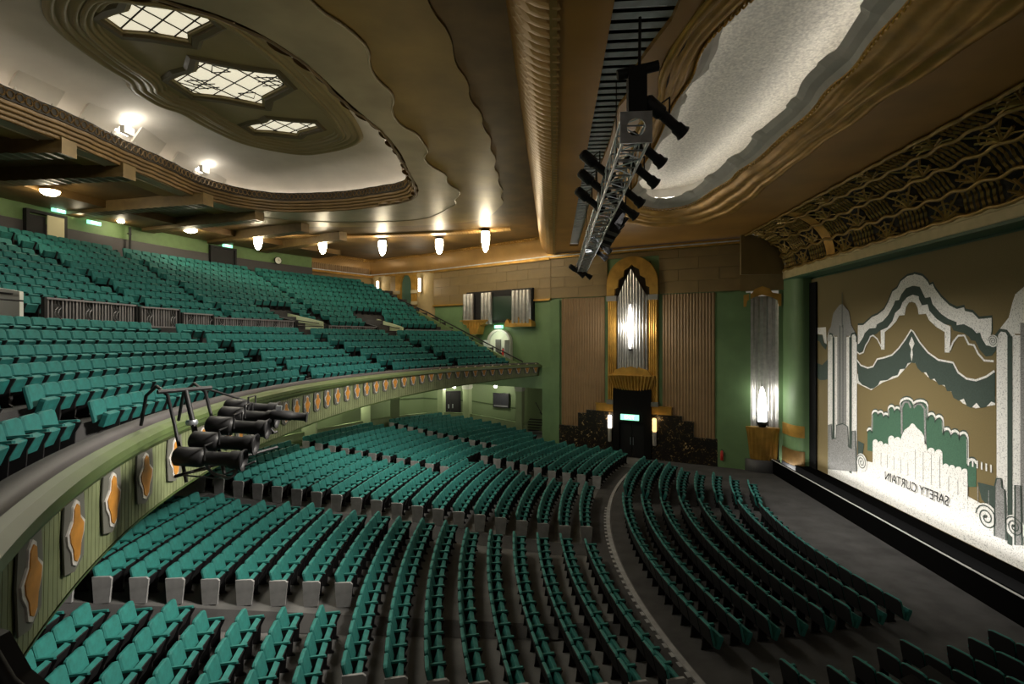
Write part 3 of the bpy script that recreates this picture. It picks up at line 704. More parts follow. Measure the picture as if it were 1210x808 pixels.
# balustrade panels in front of the rear circle
IRON = mat('wrought_iron_grey', (.22, .21, .22), .5, .4)
def barrier(p0, p1, z0, z1, label, R=30.75):
    c_ = pol(CC, R, (p0 + p1) / 2); ln = 2 * R * math.sin(rad(p1 - p0) / 2); x0 = -ln / 2
    t = thing('balustrade', label, 'balustrade', T=facing((p0 + p1) / 2, 0, R)); N = max(2, int(ln / .13))
    m = MB(); m.box((0, 0, z1), (ln, .10, .06)); m.obj('top_rail', IRON, t)
    m = MB(); m.box((0, 0, z0 + .03), (ln, .08, .05)); m.obj('bottom_rail', IRON, t)
    m = MB()
    for i in range(N + 1):
        x = x0 + ln * i / N
        if i % 9 in (3, 4) and i < N:
            for q_ in range(4): m.tube([(x, 0, z0 + (z1 - z0) * q_ / 4), (x + (.1 if q_ % 2 == 0 else -.02), 0, z0 + (z1 - z0) * (q_ + .5) / 4), (x, 0, z0 + (z1 - z0) * (q_ + 1) / 4)], .016, 4, smooth=False)
        else: m.box((x, 0, (z0 + z1) / 2), (.045 if i % 3 else .07, .03, z1 - z0))
    m.obj('baluster', IRON, t, kind='stuff')
    m = MB(); m.box((0, .06, (z0 + z1) / 2), (ln, .02, z1 - z0)); m.obj('backing_panel', mat('dark_backing', (.03, .03, .03), .7), t)
    m = MB()
    for x in (x0, x0 + ln): m.box((x, 0, (z0 + z1) / 2 - .1), (.09, .12, z1 - z0 + .25))
    m.obj('post', BLACKM, t)
barrier(-6.2, 1.0, 8.42, 9.16, 'long iron balustrade panel nearest the white stairwell in the circle')
barrier(1.2, 5.0, 8.30, 9.12, 'short iron balustrade panel in front of the circle gangway')
barrier(5.3, 8.6, 8.35, 8.98, 'low plain iron balustrade between two taller circle panels')
barrier(8.8, 19.0, 8.12, 8.86, 'long iron balustrade before the first pale circle stairwell')
barrier(23.6, 31.2, 8.02, 8.66, 'iron balustrade between the two pale circle stairwells')
barrier(35.8, 44.0, 7.98, 8.52, 'iron balustrade at the far end of the circle')
# vomitory stairwells through the rear circle
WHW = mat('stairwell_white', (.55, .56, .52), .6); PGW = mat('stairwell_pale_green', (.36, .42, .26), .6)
def vomitory(pa, pb, mt, label, hi, lo):
    t = thing('stairwell', label, 'stairwell')
    def side_(p, m_, za, zb_, R1=34.6):
        mm = MB(); r = []
        for R, z in ((30.9, za), (R1, zb_)):
            r.append([(*pol(CC, R, p), 7.4), (*pol(CC, R, p), z), (*pol(CC, R, p + .25), z), (*pol(CC, R, p + .25), 7.4)])
        mm.grid(r); mm.add(r[0], [(0, 1, 2, 3)]); mm.add(r[1], [(3, 2, 1, 0)]); return mm
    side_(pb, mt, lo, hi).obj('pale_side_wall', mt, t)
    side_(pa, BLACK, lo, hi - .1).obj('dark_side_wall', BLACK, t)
    mm = MB()
    rows_ = [[(*pol(CC, 34.6, p), z) for z in (7.4, hi + .1)] for p in frange(pa, pb, 4)]; mm.grid(rows_); mm.obj('end_wall', mt, t)
    mm = MB(); mm.tube([(*pol(CC, 30.95, pb - .35), lo - .1), (*pol(CC, 34.4, pb - .35), hi - .4)], .035, 6); mm.tube([(*pol(CC, 31.2, pb - .3), 8.2), (*pol(CC, 32.6, pb - .3), 8.45)], .03, 5)
    mm.tube([(*pol(CC, 30.8, p), lo - .3) for p in frange(pa, pb, 6)], .03, 5); mm.obj('handrail', BLACKM, t)
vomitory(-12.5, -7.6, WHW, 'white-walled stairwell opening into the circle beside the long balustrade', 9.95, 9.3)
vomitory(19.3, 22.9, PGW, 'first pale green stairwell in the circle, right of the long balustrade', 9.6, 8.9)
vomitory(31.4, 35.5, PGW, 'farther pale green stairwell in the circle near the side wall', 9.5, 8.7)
for p, R in ((-10, 32.5), (21.2, 32.5), (33.5, 32.5)):
    x, y = pol(CC, R, p); point('stairwell_glow', (x, y, 9.6), 14, (1, .95, .8), .2)
# raked parapet and handrail where the tiers meet the far wall
wl = [P1, P2, P3, P4]
def wall_phi(R):
    """largest phi inside the far wall for this radius"""
    p = 10.
    while p < 60:
        x, y = pol(CC, R, p)
        inside = True
        for a, b in zip(wl[:-1], wl[1:]):
            if (b[0] - a[0]) * (y - a[1]) - (b[1] - a[1]) * (x - a[0]) < 0: inside = False
        if not inside: break
        p += .1
    return p
rk = link('trim_7', None, None, 'raked green parapet with black handrail climbing the far circle wall', 'trim', 'structure')
Rs = frange(24.6, 40.4, 30); r1 = []; r2 = []; rail_ = []
for R in Rs:
    p = wall_phi(R) - 2.0; x, y = pol(CC, R, p); z = tier_of(R) + (.40 if R > 31.5 else .3); zz = 5.6 + (R - 24.6) * .415
    r1.append([(x, y, 5.0), (x, y, zz + .25)]); rail_.append((x + .02, y - .02, zz + .6))
    x2, y2 = pol(CC, R, p + .3); r1[-1] += [(x2, y2, zz + .25), (x2, y2, 5.0)]
m = MB(); m.grid(r1); m.obj('raked_parapet', mat('parapet_green', (.12, .18, .075), .55), rk)
m = MB(); m.tube(rail_, .05, 6)
for a in rail_[::5]: m.tube([a, (a[0], a[1], a[2] - .4)], .025, 5)
m.obj('handrail', BLACKM, rk)

# ================================================================== UNDER THE CIRCLE
uc = link('wall_stalls_rear', None, None, 'pale green rear stalls wall under the balcony', 'wall', 'structure')
LOW = [(-17.0, 10.0), (-16.6, 16.0), (-16.0, 22.0), (-14.9, 28.0), (-13.0, 34.4), (-11.4, 38.2), (-9.6, 41.3), (-7.4, 42.4), (-3.2, 41.0), (-2.2, 40.6)]
def off(pl, d):
    out = []
    for i, p in enumerate(pl):
        a = Vector(pl[max(0, i - 1)]); b = Vector(pl[min(len(pl) - 1, i + 1)]); t = (b - a).normalized(); out.append((p[0] - t.y * d, p[1] + t.x * d))
    return out
def ribbon(pl, d, zf0, zf1):
    o = off(pl, d); m = MB(); rows_ = []
    for (a, b) in zip(pl, o): rows_.append([(*a, zf0(a)), (*a, zf1(a)), (*b, zf1(a)), (*b, zf0(a))])
    m.grid(rows_); m.add(rows_[0], [(0, 1, 2, 3)]); m.add(rows_[-1], [(3, 2, 1, 0)]); return m
lowz = lambda a: zf(a[0]) + .72
ribbon(LOW, .18, lambda a: 0, lowz).obj('low_wall', PALEG, uc)
ribbon(off(LOW, -.03), .24, lowz, lambda a: lowz(a) + .06).obj('low_wall_cap', mat('cap_green', (.2, .27, .13), .5), uc)
BK = off(LOW, 2.2)
ribbon(BK, .2, lambda a: 0, lambda a: 4.6).obj('rear_wall', mat('rear_wall_green', (.16, .22, .11), .6), uc)
ribbon(off(BK, -.05), .1, lambda a: zf(a[0]) + 1.5, lambda a: zf(a[0]) + 1.62).obj('dado_rail', mat('dado_green', (.05, .08, .03), .5), uc)
cols = [((-15.7, 24.2), .62), ((-14.55, 29.2), .62), ((-13.05, 34.3), .50), ((-11.9, 37.2), .52), ((-9.35, 41.6), .40), ((-7.3, 42.3), .44), ((-2.75, 40.85), .42)]
CAP = mat('capital_white', (.45, .46, .40), .5)
for (x, y), hw in cols:
    o = link('column', None, uc, loc=(x, y, 0), rz=-.35 if x > -10 else .35)
    m = MB(); m.box((0, 0, 2.1), (hw * 1.25, hw * 1.25, 4.3)); m.obj('shaft', PALEG, o)
    m = MB(); m.box((0, 0, 3.86), (hw * 1.5, hw * 1.5, .28)); m.box((0, 0, 3.68), (hw * 1.35, hw * 1.35, .1)); m.obj('column_capital', CAP, o)
D5 = frame2((-10.9, 42.7), (-7.3, 44.4))
d5 = link('door_5', None, None, 'black double door under the balcony at the rear of the stalls', 'door', 'structure'); d5.matrix_basis = D5
m = MB(); m.prism([(1.2, .6), (1.2, 3.3), (3.0, 3.3), (3.0, .6), (2.9, .6), (2.9, 3.2), (1.3, 3.2), (1.3, .6)], -.1, .1); m.obj('door_frame', BLACK, d5)
for x0 in (1.3, 2.1):
    m = MB(); m.box((x0 + .4, 0, 1.9), (.78, .06, 2.6)); lf = m.obj('door_leaf', BLACK, d5)
    m = MB(); m.box((x0 + (.62 if x0 < 2 else .18), -.05, 2.0), (.1, .03, .35)); m.obj('push_plate', STEEL, lf)
LF = frame2((-7.0, 44.5), (-2.2, 42.8))
bd = thing('notice_board', 'dark framed notice board on the rear stalls wall under the balcony', 'board', T=LF @ Matrix.Translation((2.6, -.08, 2.55)))
m = MB(); m.box((0, 0, 0), (1.5, .08, 1.25)); m.obj('board', mat('board_black', (.02, .02, .025), .4), bd)
for x in (-.37, .37):
    m = MB(); m.box((x, -.05, 0), (.68, .02, 1.1)); m.obj('panel', mat('board_panel', (.03, .03, .04), .3), bd)
m = MB(); m.box((0, -.07, -.48), (1.3, .02, .12)); m.obj('strip_notice', mat('notice_grey', (.2, .2, .22), .5), bd)
for i, (x, y, z) in enumerate([(-4.9, 42.2, 3.9), (-8.4, 42.2, 3.85), (-10.9, 39.4, 3.8), (-13.6, 33.0, 3.8), (-15.2, 27.0, 3.8)]):
    if i in (0, 1):
        t = thing('ceiling_globe', 'small white globe light under the balcony ' + ('above the notice board' if i == 0 else 'near the rear stalls door'), 'lamp', (x, y, z))
        m = MB(); m.lathe([(.02, -.16), (.12, -.12), (.16, 0), (.12, .1), (.06, .14)], 12); m.obj('globe', LAMPW, t)
        m = MB(); m.lathe([(.1, .12), (.1, .3)], 10); m.obj('base', BLACKM, t)
    point('rear_stalls_glow', (x, y, z - .35), 95, (1, .95, .72), .15)
for x, y, z in ((-10.6, 24.5, 4.05), (-8.6, 31.0, 4.3), (-5.6, 36.0, 4.5)): point('soffit_fill', (x, y, z), 45, (1, .95, .78), .15)  # added fill without fittings, brightening the seats under the balcony
# stair recess at the far corner
st = thing('stair_flight', 'short dark stair with handrail rising in the recess beside the last pale column', 'stairs', (-1.5, 40.8, 0), rz=-.35)
for i in range(5):
    m = MB(); m.box((-.4 + i * .02, .28 * i, .5 + .17 * i), (1.3, .3, .05)); m.obj('tread', BLACKM, st)
m = MB(); m.tube([(.5, -.3, 2.0), (.3, .8, 1.6), (-.5, 1.2, 2.6)], .03, 6); m.obj('handrail', BLACK, st)
m = MB(); m.box((-1.0, 42.6, 2.2), (3.2, .2, 4.6)); m.obj('recess_wall', mat('rear_wall_green2', (.2, .26, .13), .6), uc)
# return wall flush with the splay wall, closing the end of the circle
m = MB(); m.box((-.3, .25, 2.9), (.75, .5, 5.8), L1); m.obj('end_pier', GREEN, uc)
# ================================================================== CEILING
ceil = link('ceiling', None, None, 'gilded plaster ceiling with two large oval recesses', 'ceiling', 'structure')
YA = 18.0
# --- rear oval: opening outline at z 15
half = [(-17.6, 18), (-17.75, 21.3), (-17.8, 24.0), (-17.3, 25.6), (-16.4, 26.5), (-15.1, 27.2), (-13.3, 27.4), (-11, 27.0), (-9.2, 26.5), (-7.3, 25.6), (-6.4, 23.8), (-6.2, 21.1), (-5.9, 19.3), (-5.85, 18)]
N1 = 200
O0 = smooth_loop(ccw(mirror(half, YA)), N1)
def V2(l): return [(p.x, p.y) for p in l]
# ceiling plane z 15 (X < -1) with the oval hole
m = MB(); m.slab(ccw([(-32, -6), (-1.0, -6), (-1.0, 48), (-32, 48)]), 15.0, 15.12, [V2(O0)]); m.obj('rear_ceiling', BROWNC, ceil)
grey = [(-4.75, 18), (-4.7, 18.8), (-5.1, 19.4), (-5.1, 20.5), (-4.6, 21.6), (-4.85, 22.4), (-4.8, 23.2), (-4.5, 23.9), (-4.7, 24.8), (-5.1, 25.5), (-5.1, 26.3), (-5.7, 27.0), (-6.3, 28.0), (-7.4, 29.2), (-8.6, 29.7), (-11, 29.9), (-14, 29.6), (-16.5, 28.6), (-18.2, 26.6), (-18.45, 24), (-18.35, 21), (-18.25, 18)][::-1]
gl_ = ccw(mirror(grey, YA)); GL = smooth_loop(gl_, 260, it=1)
O_in = inset(O0, -.05)
m = MB(); m.slab(V2(GL), 14.90, 14.99, [V2(O_in)]); m.obj('silver_sheet', GREYC, ceil, label='silver-grey scalloped ceiling border')
gold = [(-2.2, 18), (-2.45, 19.0), (-2.25, 20.0), (-2.55, 21.0), (-2.35, 22.0), (-2.6, 23.0), (-2.4, 24.2), (-2.7, 25.2), (-2.6, 26.4), (-3.0, 27.4), (-3.4, 28.5), (-4.0, 29.8), (-5.2, 30.6), (-7.5, 31.2), (-11, 31.4), (-15, 31.2), (-18, 30.2), (-19.6, 27.5), (-19.5, 24), (-19.2, 18)][::-1]
m = MB(); m.slab(V2(smooth_loop(ccw(mirror(gold, YA)), 220, it=1)), 14.945, 14.995, [V2(inset(GL, .25))]); m.obj('gold_sheet', OLIVEC, ceil, label='olive gold ceiling field with scalloped edge')
# rope edges
def edge(loop, z, r, mt, nm, amp=0, k=0):
    m = MB(); pts = [(p.x, p.y, z + amp * math.sin(k * 2 * PI * i / len(loop))) for i, p in enumerate(loop)]
    m.tube(pts, r, 5, closed=True); m.obj(nm, mt, ceil)
edge(GL, 14.90, .035, GREYC, 'silver_edge')
# rim mouldings stepping up into the oval
def rings(loop, prof, mt, nm, parent=None, ripple=None, smooth=False, z0=0):
    rows = []
    for d, z in prof:
        dd = d
        if ripple: dd = [d + ripple(i, d, z) for i in range(len(loop))]
        rows.append([(p.x, p.y, z + z0) for p in inset(loop, dd)])
    rows = [r + [r[0]] for r in rows]
    m = MB(); m.grid(rows, smooth=smooth); return m.obj(nm, mt, parent or ceil)
def rip(i, d, z):
    a = i / N1 * 2 * PI; return .06 * abs(math.sin(a * 24)) + .05 * math.sin(a * 12)
def ridge(d0, z0, d1, z1, n, b):
    """n round ridges stepping from (d0,z0) to (d1,z1)"""
    out = []
    for i in range(n):
        for k in range(6):
            t = (i + k / 5.) / n; bb = b * math.sin(PI * k / 5.)
            out.append((d0 + (d1 - d0) * t + bb * .5, z0 + (z1 - z0) * t - bb))
    return out
rings(O0, [(-.05, 14.9)] + ridge(-.02, 14.9, .35, 15.45, 4, .07), BROWNC, 'stepped_moulding', ripple=rip, smooth=True)
rings(O0, [(.35, 15.44), (.40, 15.44), (.42, 15.84), (.38, 15.86), (.25, 15.5)], DARKM, 'fret_band', ripple=rip)
# clusters of shell scallops hanging along the right-hand lip
m = MB()
for a_ in range(7):
    rr = []
    for b_ in range(9):
        u = PI * a_ / 6.; v = PI * b_ / 8.; k_ = 1 + .10 * math.cos(u * 7)
        rr.append((.34 * k_ * math.sin(v) * math.cos(u), -.52 * math.cos(v), -.26 * k_ * math.sin(v) * math.sin(u)))
    m.add(rr, []) if False else None
    if a_ == 0: R_ = []
    R_.append(rr)
m.grid(R_, smooth=True); scal = m.mesh('scallop', BROWNC)
k_ = 0
for i in range(N1):
    p = O0[i]
    if p.x > -9.5 and i % 3 == 0:
        t = (O0[(i + 1) % N1] - O0[i - 1]).normalized(); s_ = (.75, 1.0, .85, .6)[k_ % 4]; k_ += 1
        o = link('scallop', scal, ceil, T=Matrix(((-t.y, t.x, 0, p.x - t.y * -.02), (t.x, t.y, 0, p.y), (0, 0, 1, 14.93), (0, 0, 0, 1)))); o.scale = (s_, .85, s_)
# pierced fret loops on the inner lip
m = MB(); LIP = inset(O0, [.43 + rip(i, 0, 0) for i in range(N1)])
for i in range(0, N1, 1):
    p = LIP[i]; q_ = LIP[(i + 1) % N1]; t = (q_ - p).normalized(); mid = (p + q_) / 2
    m.tube([(mid.x + t.x * .11 * math.cos(a), mid.y + t.y * .11 * math.cos(a), 15.64 + .14 * math.sin(a)) for a in frange(0, 2 * PI, 7)[:-1]], .025, 4, closed=True, smooth=False)
m.obj('fret_loop', BROWNC, ceil, kind='stuff')
# neon tube lying behind the lip
m = MB(); NE = inset(O0, -.15); pts = [(p.x, p.y, 15.45) for p in NE]; m.tube(pts, .035, 6, closed=True); m.obj('unseen_cove_tube', COVEL, ceil, label='hidden neon tube behind the lip of the oval')
# white dome and lantern
ph_ = [(-15.3, 18), (-15.25, 18.7), (-14.8, 19.2), (-14.85, 20.3), (-14.5, 22.3), (-13.6, 23.3), (-12.3, 24.1), (-11.1, 23.8), (-10.0, 23.4), (-8.9, 22.6), (-8.6, 21.3), (-8.4, 19.8), (-8.4, 18)]
PL = smooth_loop(ccw(mirror(ph_, YA)), N1, it=2)
# align loop starts
def align(ref, loop):
    j = min(range(len(loop)), key=lambda k: (loop[k] - ref[0]).length); return loop[j:] + loop[:j]
PL = align(O0, PL)
O1 = inset(O0, -.6)
rows = []
for t in frange(0, 1, 8):
    a = t * PI / 2; f = 1 - math.cos(a); g = math.sin(a)
    rows.append([(O1[i].x + (PL[i].x - O1[i].x) * f, O1[i].y + (PL[i].y - O1[i].y) * f, 15.2 + (17.0 - 15.2) * g) for i in range(N1)])
rows = [r + [r[0]] for r in rows]
m = MB(); m.grid(rows, smooth=True); m.obj('plaster_dome', WHITEP, ceil, label='white plaster dome of the oval recess')
rings(PL, ridge(-.25, 16.95, .55, 17.0, 3, .10) + ridge(.55, 16.9, 1.0, 17.12, 3, .07), PANELC, 'lantern_moulding', smooth=True)
# laylights
def star(cx, cy, hx, hy, s=1.0):
    pts = [(-1, -.33), (-.72, -.48), (-.35, -.62), (-.08, -1), (.12, -.8), (.45, -.58), (.95, -.38), (.92, .12), (.5, .42), (.22, .62), (.05, 1), (-.2, .78), (-.55, .52), (-1.0, .35)]
    return ccw([(cx + x * hx * s, cy + y * hy * s) for x, y in pts])
LY = [(-11.45, 14.0, 1.55, .95, 'plain'), (-11.65, 17.65, 2.0, 1.65, 'ornate'), (-11.75, 21.35, 1.55, .85, 'plain')]
holes = [star(a, b, c_, d_, 1.0) for a, b, c_, d_, e in LY]
m = MB(); m.slab(V2(inset(PL, .9)), 17.08, 17.2, holes); m.obj('lantern_field', PANELC, ceil, label='olive lantern panel holding the three laylights')
def clip(poly, a, b, c_):
    """keep a*x+b*y<=c"""
    out = []
    for i in range(len(poly)):
        p, q_ = poly[i], poly[(i + 1) % len(poly)]; dp = a * p[0] + b * p[1] - c_; dq = a * q_[0] + b * q_[1] - c_
        if dp <= 0: out.append(p)
        if dp * dq < 0:
            t = dp / (dp - dq); out.append((p[0] + (q_[0] - p[0]) * t, p[1] + (q_[1] - p[1]) * t))
    return out
for n_, (cx, cy, hx, hy, kind) in enumerate(LY):
    t = thing('laylight', ['plain leaded star-shaped laylight nearest the top of the picture', 'largest laylight, ornate leaded glass, middle of the three', 'narrow leaded laylight at the far end of the lantern'][n_], 'skylight', (cx, cy, 17.05))
    S0 = star(0, 0, hx, hy); SL = [Vector(p) for p in S0]
    m = MB(); n = len(S0)
    for zz in (0,):
        rows = []
        for d, z in ((-.42, .02), (-.30, -.05), (-.12, -.04), (-.08, .06), (.0, .10), (.03, .10)):
            r = [(p.x, p.y, z) for p in inset(SL, d)]; rows.append(r + [r[0]])
        m.grid(rows)
    m.obj('frame', mat('laylight_frame', (.10, .075, .03), .5), t)
    # panes between diagonal leads
    d1 = (.50, .866); d2 = (.93, -.36)
    u1 = [k * (.62 if kind == 'ornate' else .55) for k in range(-6, 7)]; u2 = [k * (.95 if kind == 'ornate' else .8) for k in range(-5, 6)]
    cells = 0
    for i in range(len(u1) - 1):
        for j in range(len(u2) - 1):
            pl_ = S0
            for (a, b), c0, c1 in ((d1, u1[i], u1[i + 1]), (d2, u2[j], u2[j + 1])):
                pl_ = clip(pl_, a, b, c1 - .018)
                if len(pl_) > 2: pl_ = clip(pl_, -a, -b, -c0 - .018)
                if len(pl_) < 3: break
            if len(pl_) < 3: continue
            A_ = abs(sum(pl_[k][0] * pl_[(k + 1) % len(pl_)][1] - pl_[(k + 1) % len(pl_)][0] * pl_[k][1] for k in range(len(pl_)))) / 2
            if A_ < .01: continue
            mm = MB(); mm.slab(ccw(pl_), .13, .15); mm.obj('pane', PANE, t); cells += 1
    m = MB()
    for dd, us in ((d1, u1), (d2, u2)):
        for u in us:
            # lead line: points on S0 boundary
            hits = []
            for k in range(n):
                p, q_ = S0[k], S0[(k + 1) % n]; a = dd[0] * p[0] + dd[1] * p[1] - u; b = dd[0] * q_[0] + dd[1] * q_[1] - u
                if a * b < 0: tt = a / (a - b); hits.append((p[0] + (q_[0] - p[0]) * tt, p[1] + (q_[1] - p[1]) * tt))
            hits.sort(key=lambda h: -dd[1] * h[0] + dd[0] * h[1])
            for k in range(0, len(hits) - 1, 2): m.tube([(*hits[k], .12), (*hits[k + 1], .12)], .026, 4, smooth=False)
    if kind == 'ornate':
        for sx in (-1, 1):
            bx, by = sx * 1.25, 0.0
            for q_ in range(3):
                m.tube([(bx + sx * .3 * q_ - .5 * .3, by - .42 + .1 * q_, .12), (bx + sx * .3 * q_ + .3, by + .45 - .1 * q_, .12)], .022, 4, smooth=False)
                m.tube([(bx - .35, by - .3 + .3 * q_, .12), (bx + .5, by - .25 + .25 * q_, .12)], .022, 4, smooth=False)
        for sy in (-1, 1):
            m.tube([(-.35, sy * .75, .12), (0, sy * 1.2, .12), (.35, sy * .75, .12), (-.35, sy * .75, .12)], .022, 4, smooth=False)
    m.obj('lead_came', LEAD, t)
# flood lamps, and pale slabs added in place of the dome's shaded pockets
BL = inset(O0, .05)
for k, yy in enumerate((13.6, 15.9, 18.2, 20.5, 22.8, 24.6)):
    j = min(range(N1), key=lambda i: abs(BL[i].y - yy) + (100 if BL[i].x > -14 else 0)); p = BL[j]; tt = (BL[(j + 1) % N1] - BL[j - 1]).normalized(); nn = Vector((-tt.y, tt.x))
    T = Matrix(((tt.x, nn.x, 0, p.x), (tt.y, nn.y, 0, p.y), (0, 0, 1, 15.75), (0, 0, 0, 1)))
    if k == 0: bo = T
    t = thing('pocket_slab', nth(k) + ' pale slanted slab for a dome pocket, left oval lip, counting from the left', 'baffle', T=T, group='pocket slabs on the oval lip')
    m = MB(); m.add([(-.75, .05, .3), (.75, .05, .3), (.75, .5, .95), (-.75, .5, .95), (-.75, .1, .25), (.75, .1, .25), (.75, .56, .9), (-.75, .56, .9)], [(0, 1, 2, 3), (7, 6, 5, 4), (0, 4, 5, 1), (2, 6, 7, 3), (1, 5, 6, 2), (0, 3, 7, 4)]); m.obj('slab', WHITEP, t)
    m = MB()
    for x in (-.6, .6): m.box((x, .12, .15), (.06, .06, .3))
    m.obj('bracket', RIMW, t)
    if k in (2, 4):
        fl = thing('flood_lamp', ('nearer' if k == 2 else 'farther') + ' bright flood lamp glaring behind the left lip of the oval', 'lamp', T=T @ Matrix.Translation((-.95, .25, .35)))
        m = MB(); m.add([(-.3, -.05, 0), (.3, -.05, 0), (.3, .1, .42), (-.3, .1, .42)], [(0, 1, 2, 3)]); m.add([(-.16, -.2, .08), (.16, -.2, .08), (.16, -.14, .3), (-.16, -.14, .3)], [(0, 1, 2, 3)]); m.obj('lamp_face', LAMPW, fl)
        m = MB(); m.box((0, .2, .1), (.5, .2, .3)); m.obj('housing', RIMW, fl)
        q = T @ Vector((-.95, .7, .6)); point('flood_glow', q, 40, (1, .95, .85), .25)

# --- ribbed cove dropping from the rear ceiling to the beam
rows = []; y0, y1 = 4.0, 38.5; n = int((y1 - y0) / .30)
for i in range(n * 5 + 1):
    y = y0 + (y1 - y0) * i / (n * 5); b = .13 * abs(math.sin(PI * i / 5.)); r = []
    for t in frange(0, 1, 8):
        a = t * PI / 2; R = 1.05 + b; r.append((-1.02 + (1 - math.cos(a)) * 1.05 * 1.0 + b * .7, y, 15.0 - 1.12 * math.sin(a) - b * .7))
    rows.append(r)
m = MB(); m.grid(rows); m.obj('ribbed_cove', COVEC, ceil, kind='stuff', label='ribbed bronze cove running across the ceiling')
m = MB(); m.box((-.02, 17, 13.86), (.14, 44, .1)); m.obj('beam_edge', GOLDC, ceil)
# --- front ceiling z 13.95 with slot and oval
half2 = [(3.35, 18), (3.2, 20.0), (3.4, 21.2), (3.2, 22.4), (3.5, 23.6), (4.1, 25.0), (5.2, 25.9), (6.3, 25.4), (6.75, 24.0), (6.85, 22.4), (7.15, 21.2), (7.0, 20.2), (7.3, 19.0), (7.2, 18)]
YB = 17.0
F0 = smooth_loop(ccw(mirror([(x, y if y > 18 else YB) for x, y in half2], YB)), N1)
half3 = [(2.5, 18), (2.3, 19.4), (2.7, 20.6), (2.35, 22.0), (2.5, 23.6), (2.9, 25.4), (3.6, 26.9), (4.8, 27.9), (6.2, 28.2), (7.4, 27.9), (8.2, 26.9), (8.65, 25.2), (8.7, 22.8), (8.4, 20.6), (8.45, 19.2), (8.35, 18)]
F1 = align(F0, smooth_loop(ccw(mirror([(x, y if y > 18 else YB) for x, y in half3], YB)), N1))
slotp = ccw([(1.1, 4), (2.6, 4), (2.35, 8), (2.25, 10), (1.95, 11.2), (1.8, 12.0), (1.9, 12.8), (1.7, 13.6), (1.72, 16), (1.55, 20), (1.6, 27), (1.55, 33.5), (1.0, 33.5), (1.05, 20), (1.08, 12)])
m = MB(); m.slab(ccw([(0, -6), (11.2, -6), (11.2, 34), (0, 38.5)]), 13.93, 14.05, [V2(F1), slotp]); m.obj('front_ceiling', ORANGE, ceil, label='ochre gold front ceiling beside the proscenium')
# moulded border between F1 and F0
rows = []
for t, dz in ((0, 0), (.04, -.06), (.14, -.1), (.24, -.04), (.27, .05), (.36, -.02), (.46, -.02), (.54, .08), (.58, .16), (.66, .10), (.76, .12), (.84, .24), (.90, .30), (1, .30)):
    rows.append([(F1[i].x + (F0[i].x - F1[i].x) * t, F1[i].y + (F0[i].y - F1[i].y) * t, 13.93 + dz + .03 * math.sin(i * 2 * PI / N1 * 20) * (1 - t)) for i in range(N1)])
rows = [r + [r[0]] for r in rows]
m = MB(); m.grid(rows, smooth=True); m.obj('gold_moulding', GOLD, ceil, label='rippling gold moulding round the right oval')
m = MB()
for i in range(0, N1, 1):
    p = F0[i]; q_ = F0[(i + 1) % N1]; tt = (q_ - p).normalized(); mid = (p + q_) / 2
    m.tube([(mid.x + tt.x * .09 * math.cos(a), mid.y + tt.y * .09 * math.cos(a), 14.27 + .10 * math.sin(a)) for a in frange(0, 2 * PI, 7)[:-1]], .028, 4, closed=True, smooth=False)
m.obj('fret_loop', GOLD, ceil, kind='stuff')
# grey stepped rim and sparkling silver field
def step2(i, d, z):
    return .25 * (1 if (i // 3) % 4 == 0 else 0) + .15 * math.sin(i / N1 * 2 * PI * 10)
rings(F0, [(.02, 14.28), (.12, 14.42), (.30, 14.52), (.46, 14.66), (.42, 14.70), (.2, 14.60), (-.5, 14.6), (-.5, 15.45)], RIMW, 'rim_wall', ripple=lambda i, d, z: step2(i, d, z) * .8 * max(0, d))
m = MB(); m.slab(V2(inset(F0, -.6)), 15.40, 15.48); m.obj('silver_field', SILVER, ceil, label='sparkling silver ceiling field inside the right oval')
m = MB(); pts = [(p.x, p.y, 14.77) for p in inset(F0, .12)]; m.tube(pts, .03, 6, closed=True); m.obj('unseen_cove_tube', COVEL2, ceil)  # unseen tube added to brighten the silver field
rings(F0, [(.02, 14.24), (.03, 14.36), (-.02, 14.36)], GOLD, 'gold_lip')
# slatted slot
m = MB(); m.box((1.8, 19, 14.75), (1.8, 32, .06)); m.obj('slot_back', DARKM, ceil)
m = MB(); m.box((.95, 19, 14.35), (.06, 32, .8)); m.box((2.7, 19, 14.35), (.06, 32, .8)); m.obj('slot_side', DARKM, ceil)
m = MB(); m.grid([[(0.98, -.13, -.05), (.98, .02, .05), (.98, .13, -.02), (.98, .0, -.08), (.98, -.13, -.05)], [(2.65, -.13, -.05), (2.65, .02, .05), (2.65, .13, -.02), (2.65, .0, -.08), (2.65, -.13, -.05)]])
slat = m.mesh('slat', SLATM); y = 6.0
while y < 33.2:
    link('slat', slat, ceil, loc=(0, y, 14.12)); y += .335
# ripple folds between slot and oval
for k, dd in enumerate((.28, .55)):
    pass
# --- lower soffit and beams over the rear circle
m = MB(); m.grid(sweep(lambda p: [(37.6, 15.0), (37.6, 14.62), (41.0, 14.62)], frange(-26, 34, 50))); m.obj('rear_soffit', BROWNC, ceil)
BM = mat('ribbed_beam_bronze', (.13, .085, .03), .45, .3, noise=.2)
for p in (-3, 1.8, 9.5, 15.5, 21.5, 27):
    m = MB()
    r = []
    nseg = 40
    for i in range(nseg + 1):
        R = 31.5 + 9.0 * i / nseg; b = .03 * (i % 2); r.append([(*pol(CC, R, p - .55), 15.0), (*pol(CC, R, p - .55), 14.42 + b), (*pol(CC, R, p + .55), 14.42 + b), (*pol(CC, R, p + .55), 15.0)])
    m.grid(r); m.add(r[0], [(0, 1, 2, 3)]); m.obj('ribbed_beam', BM, ceil)
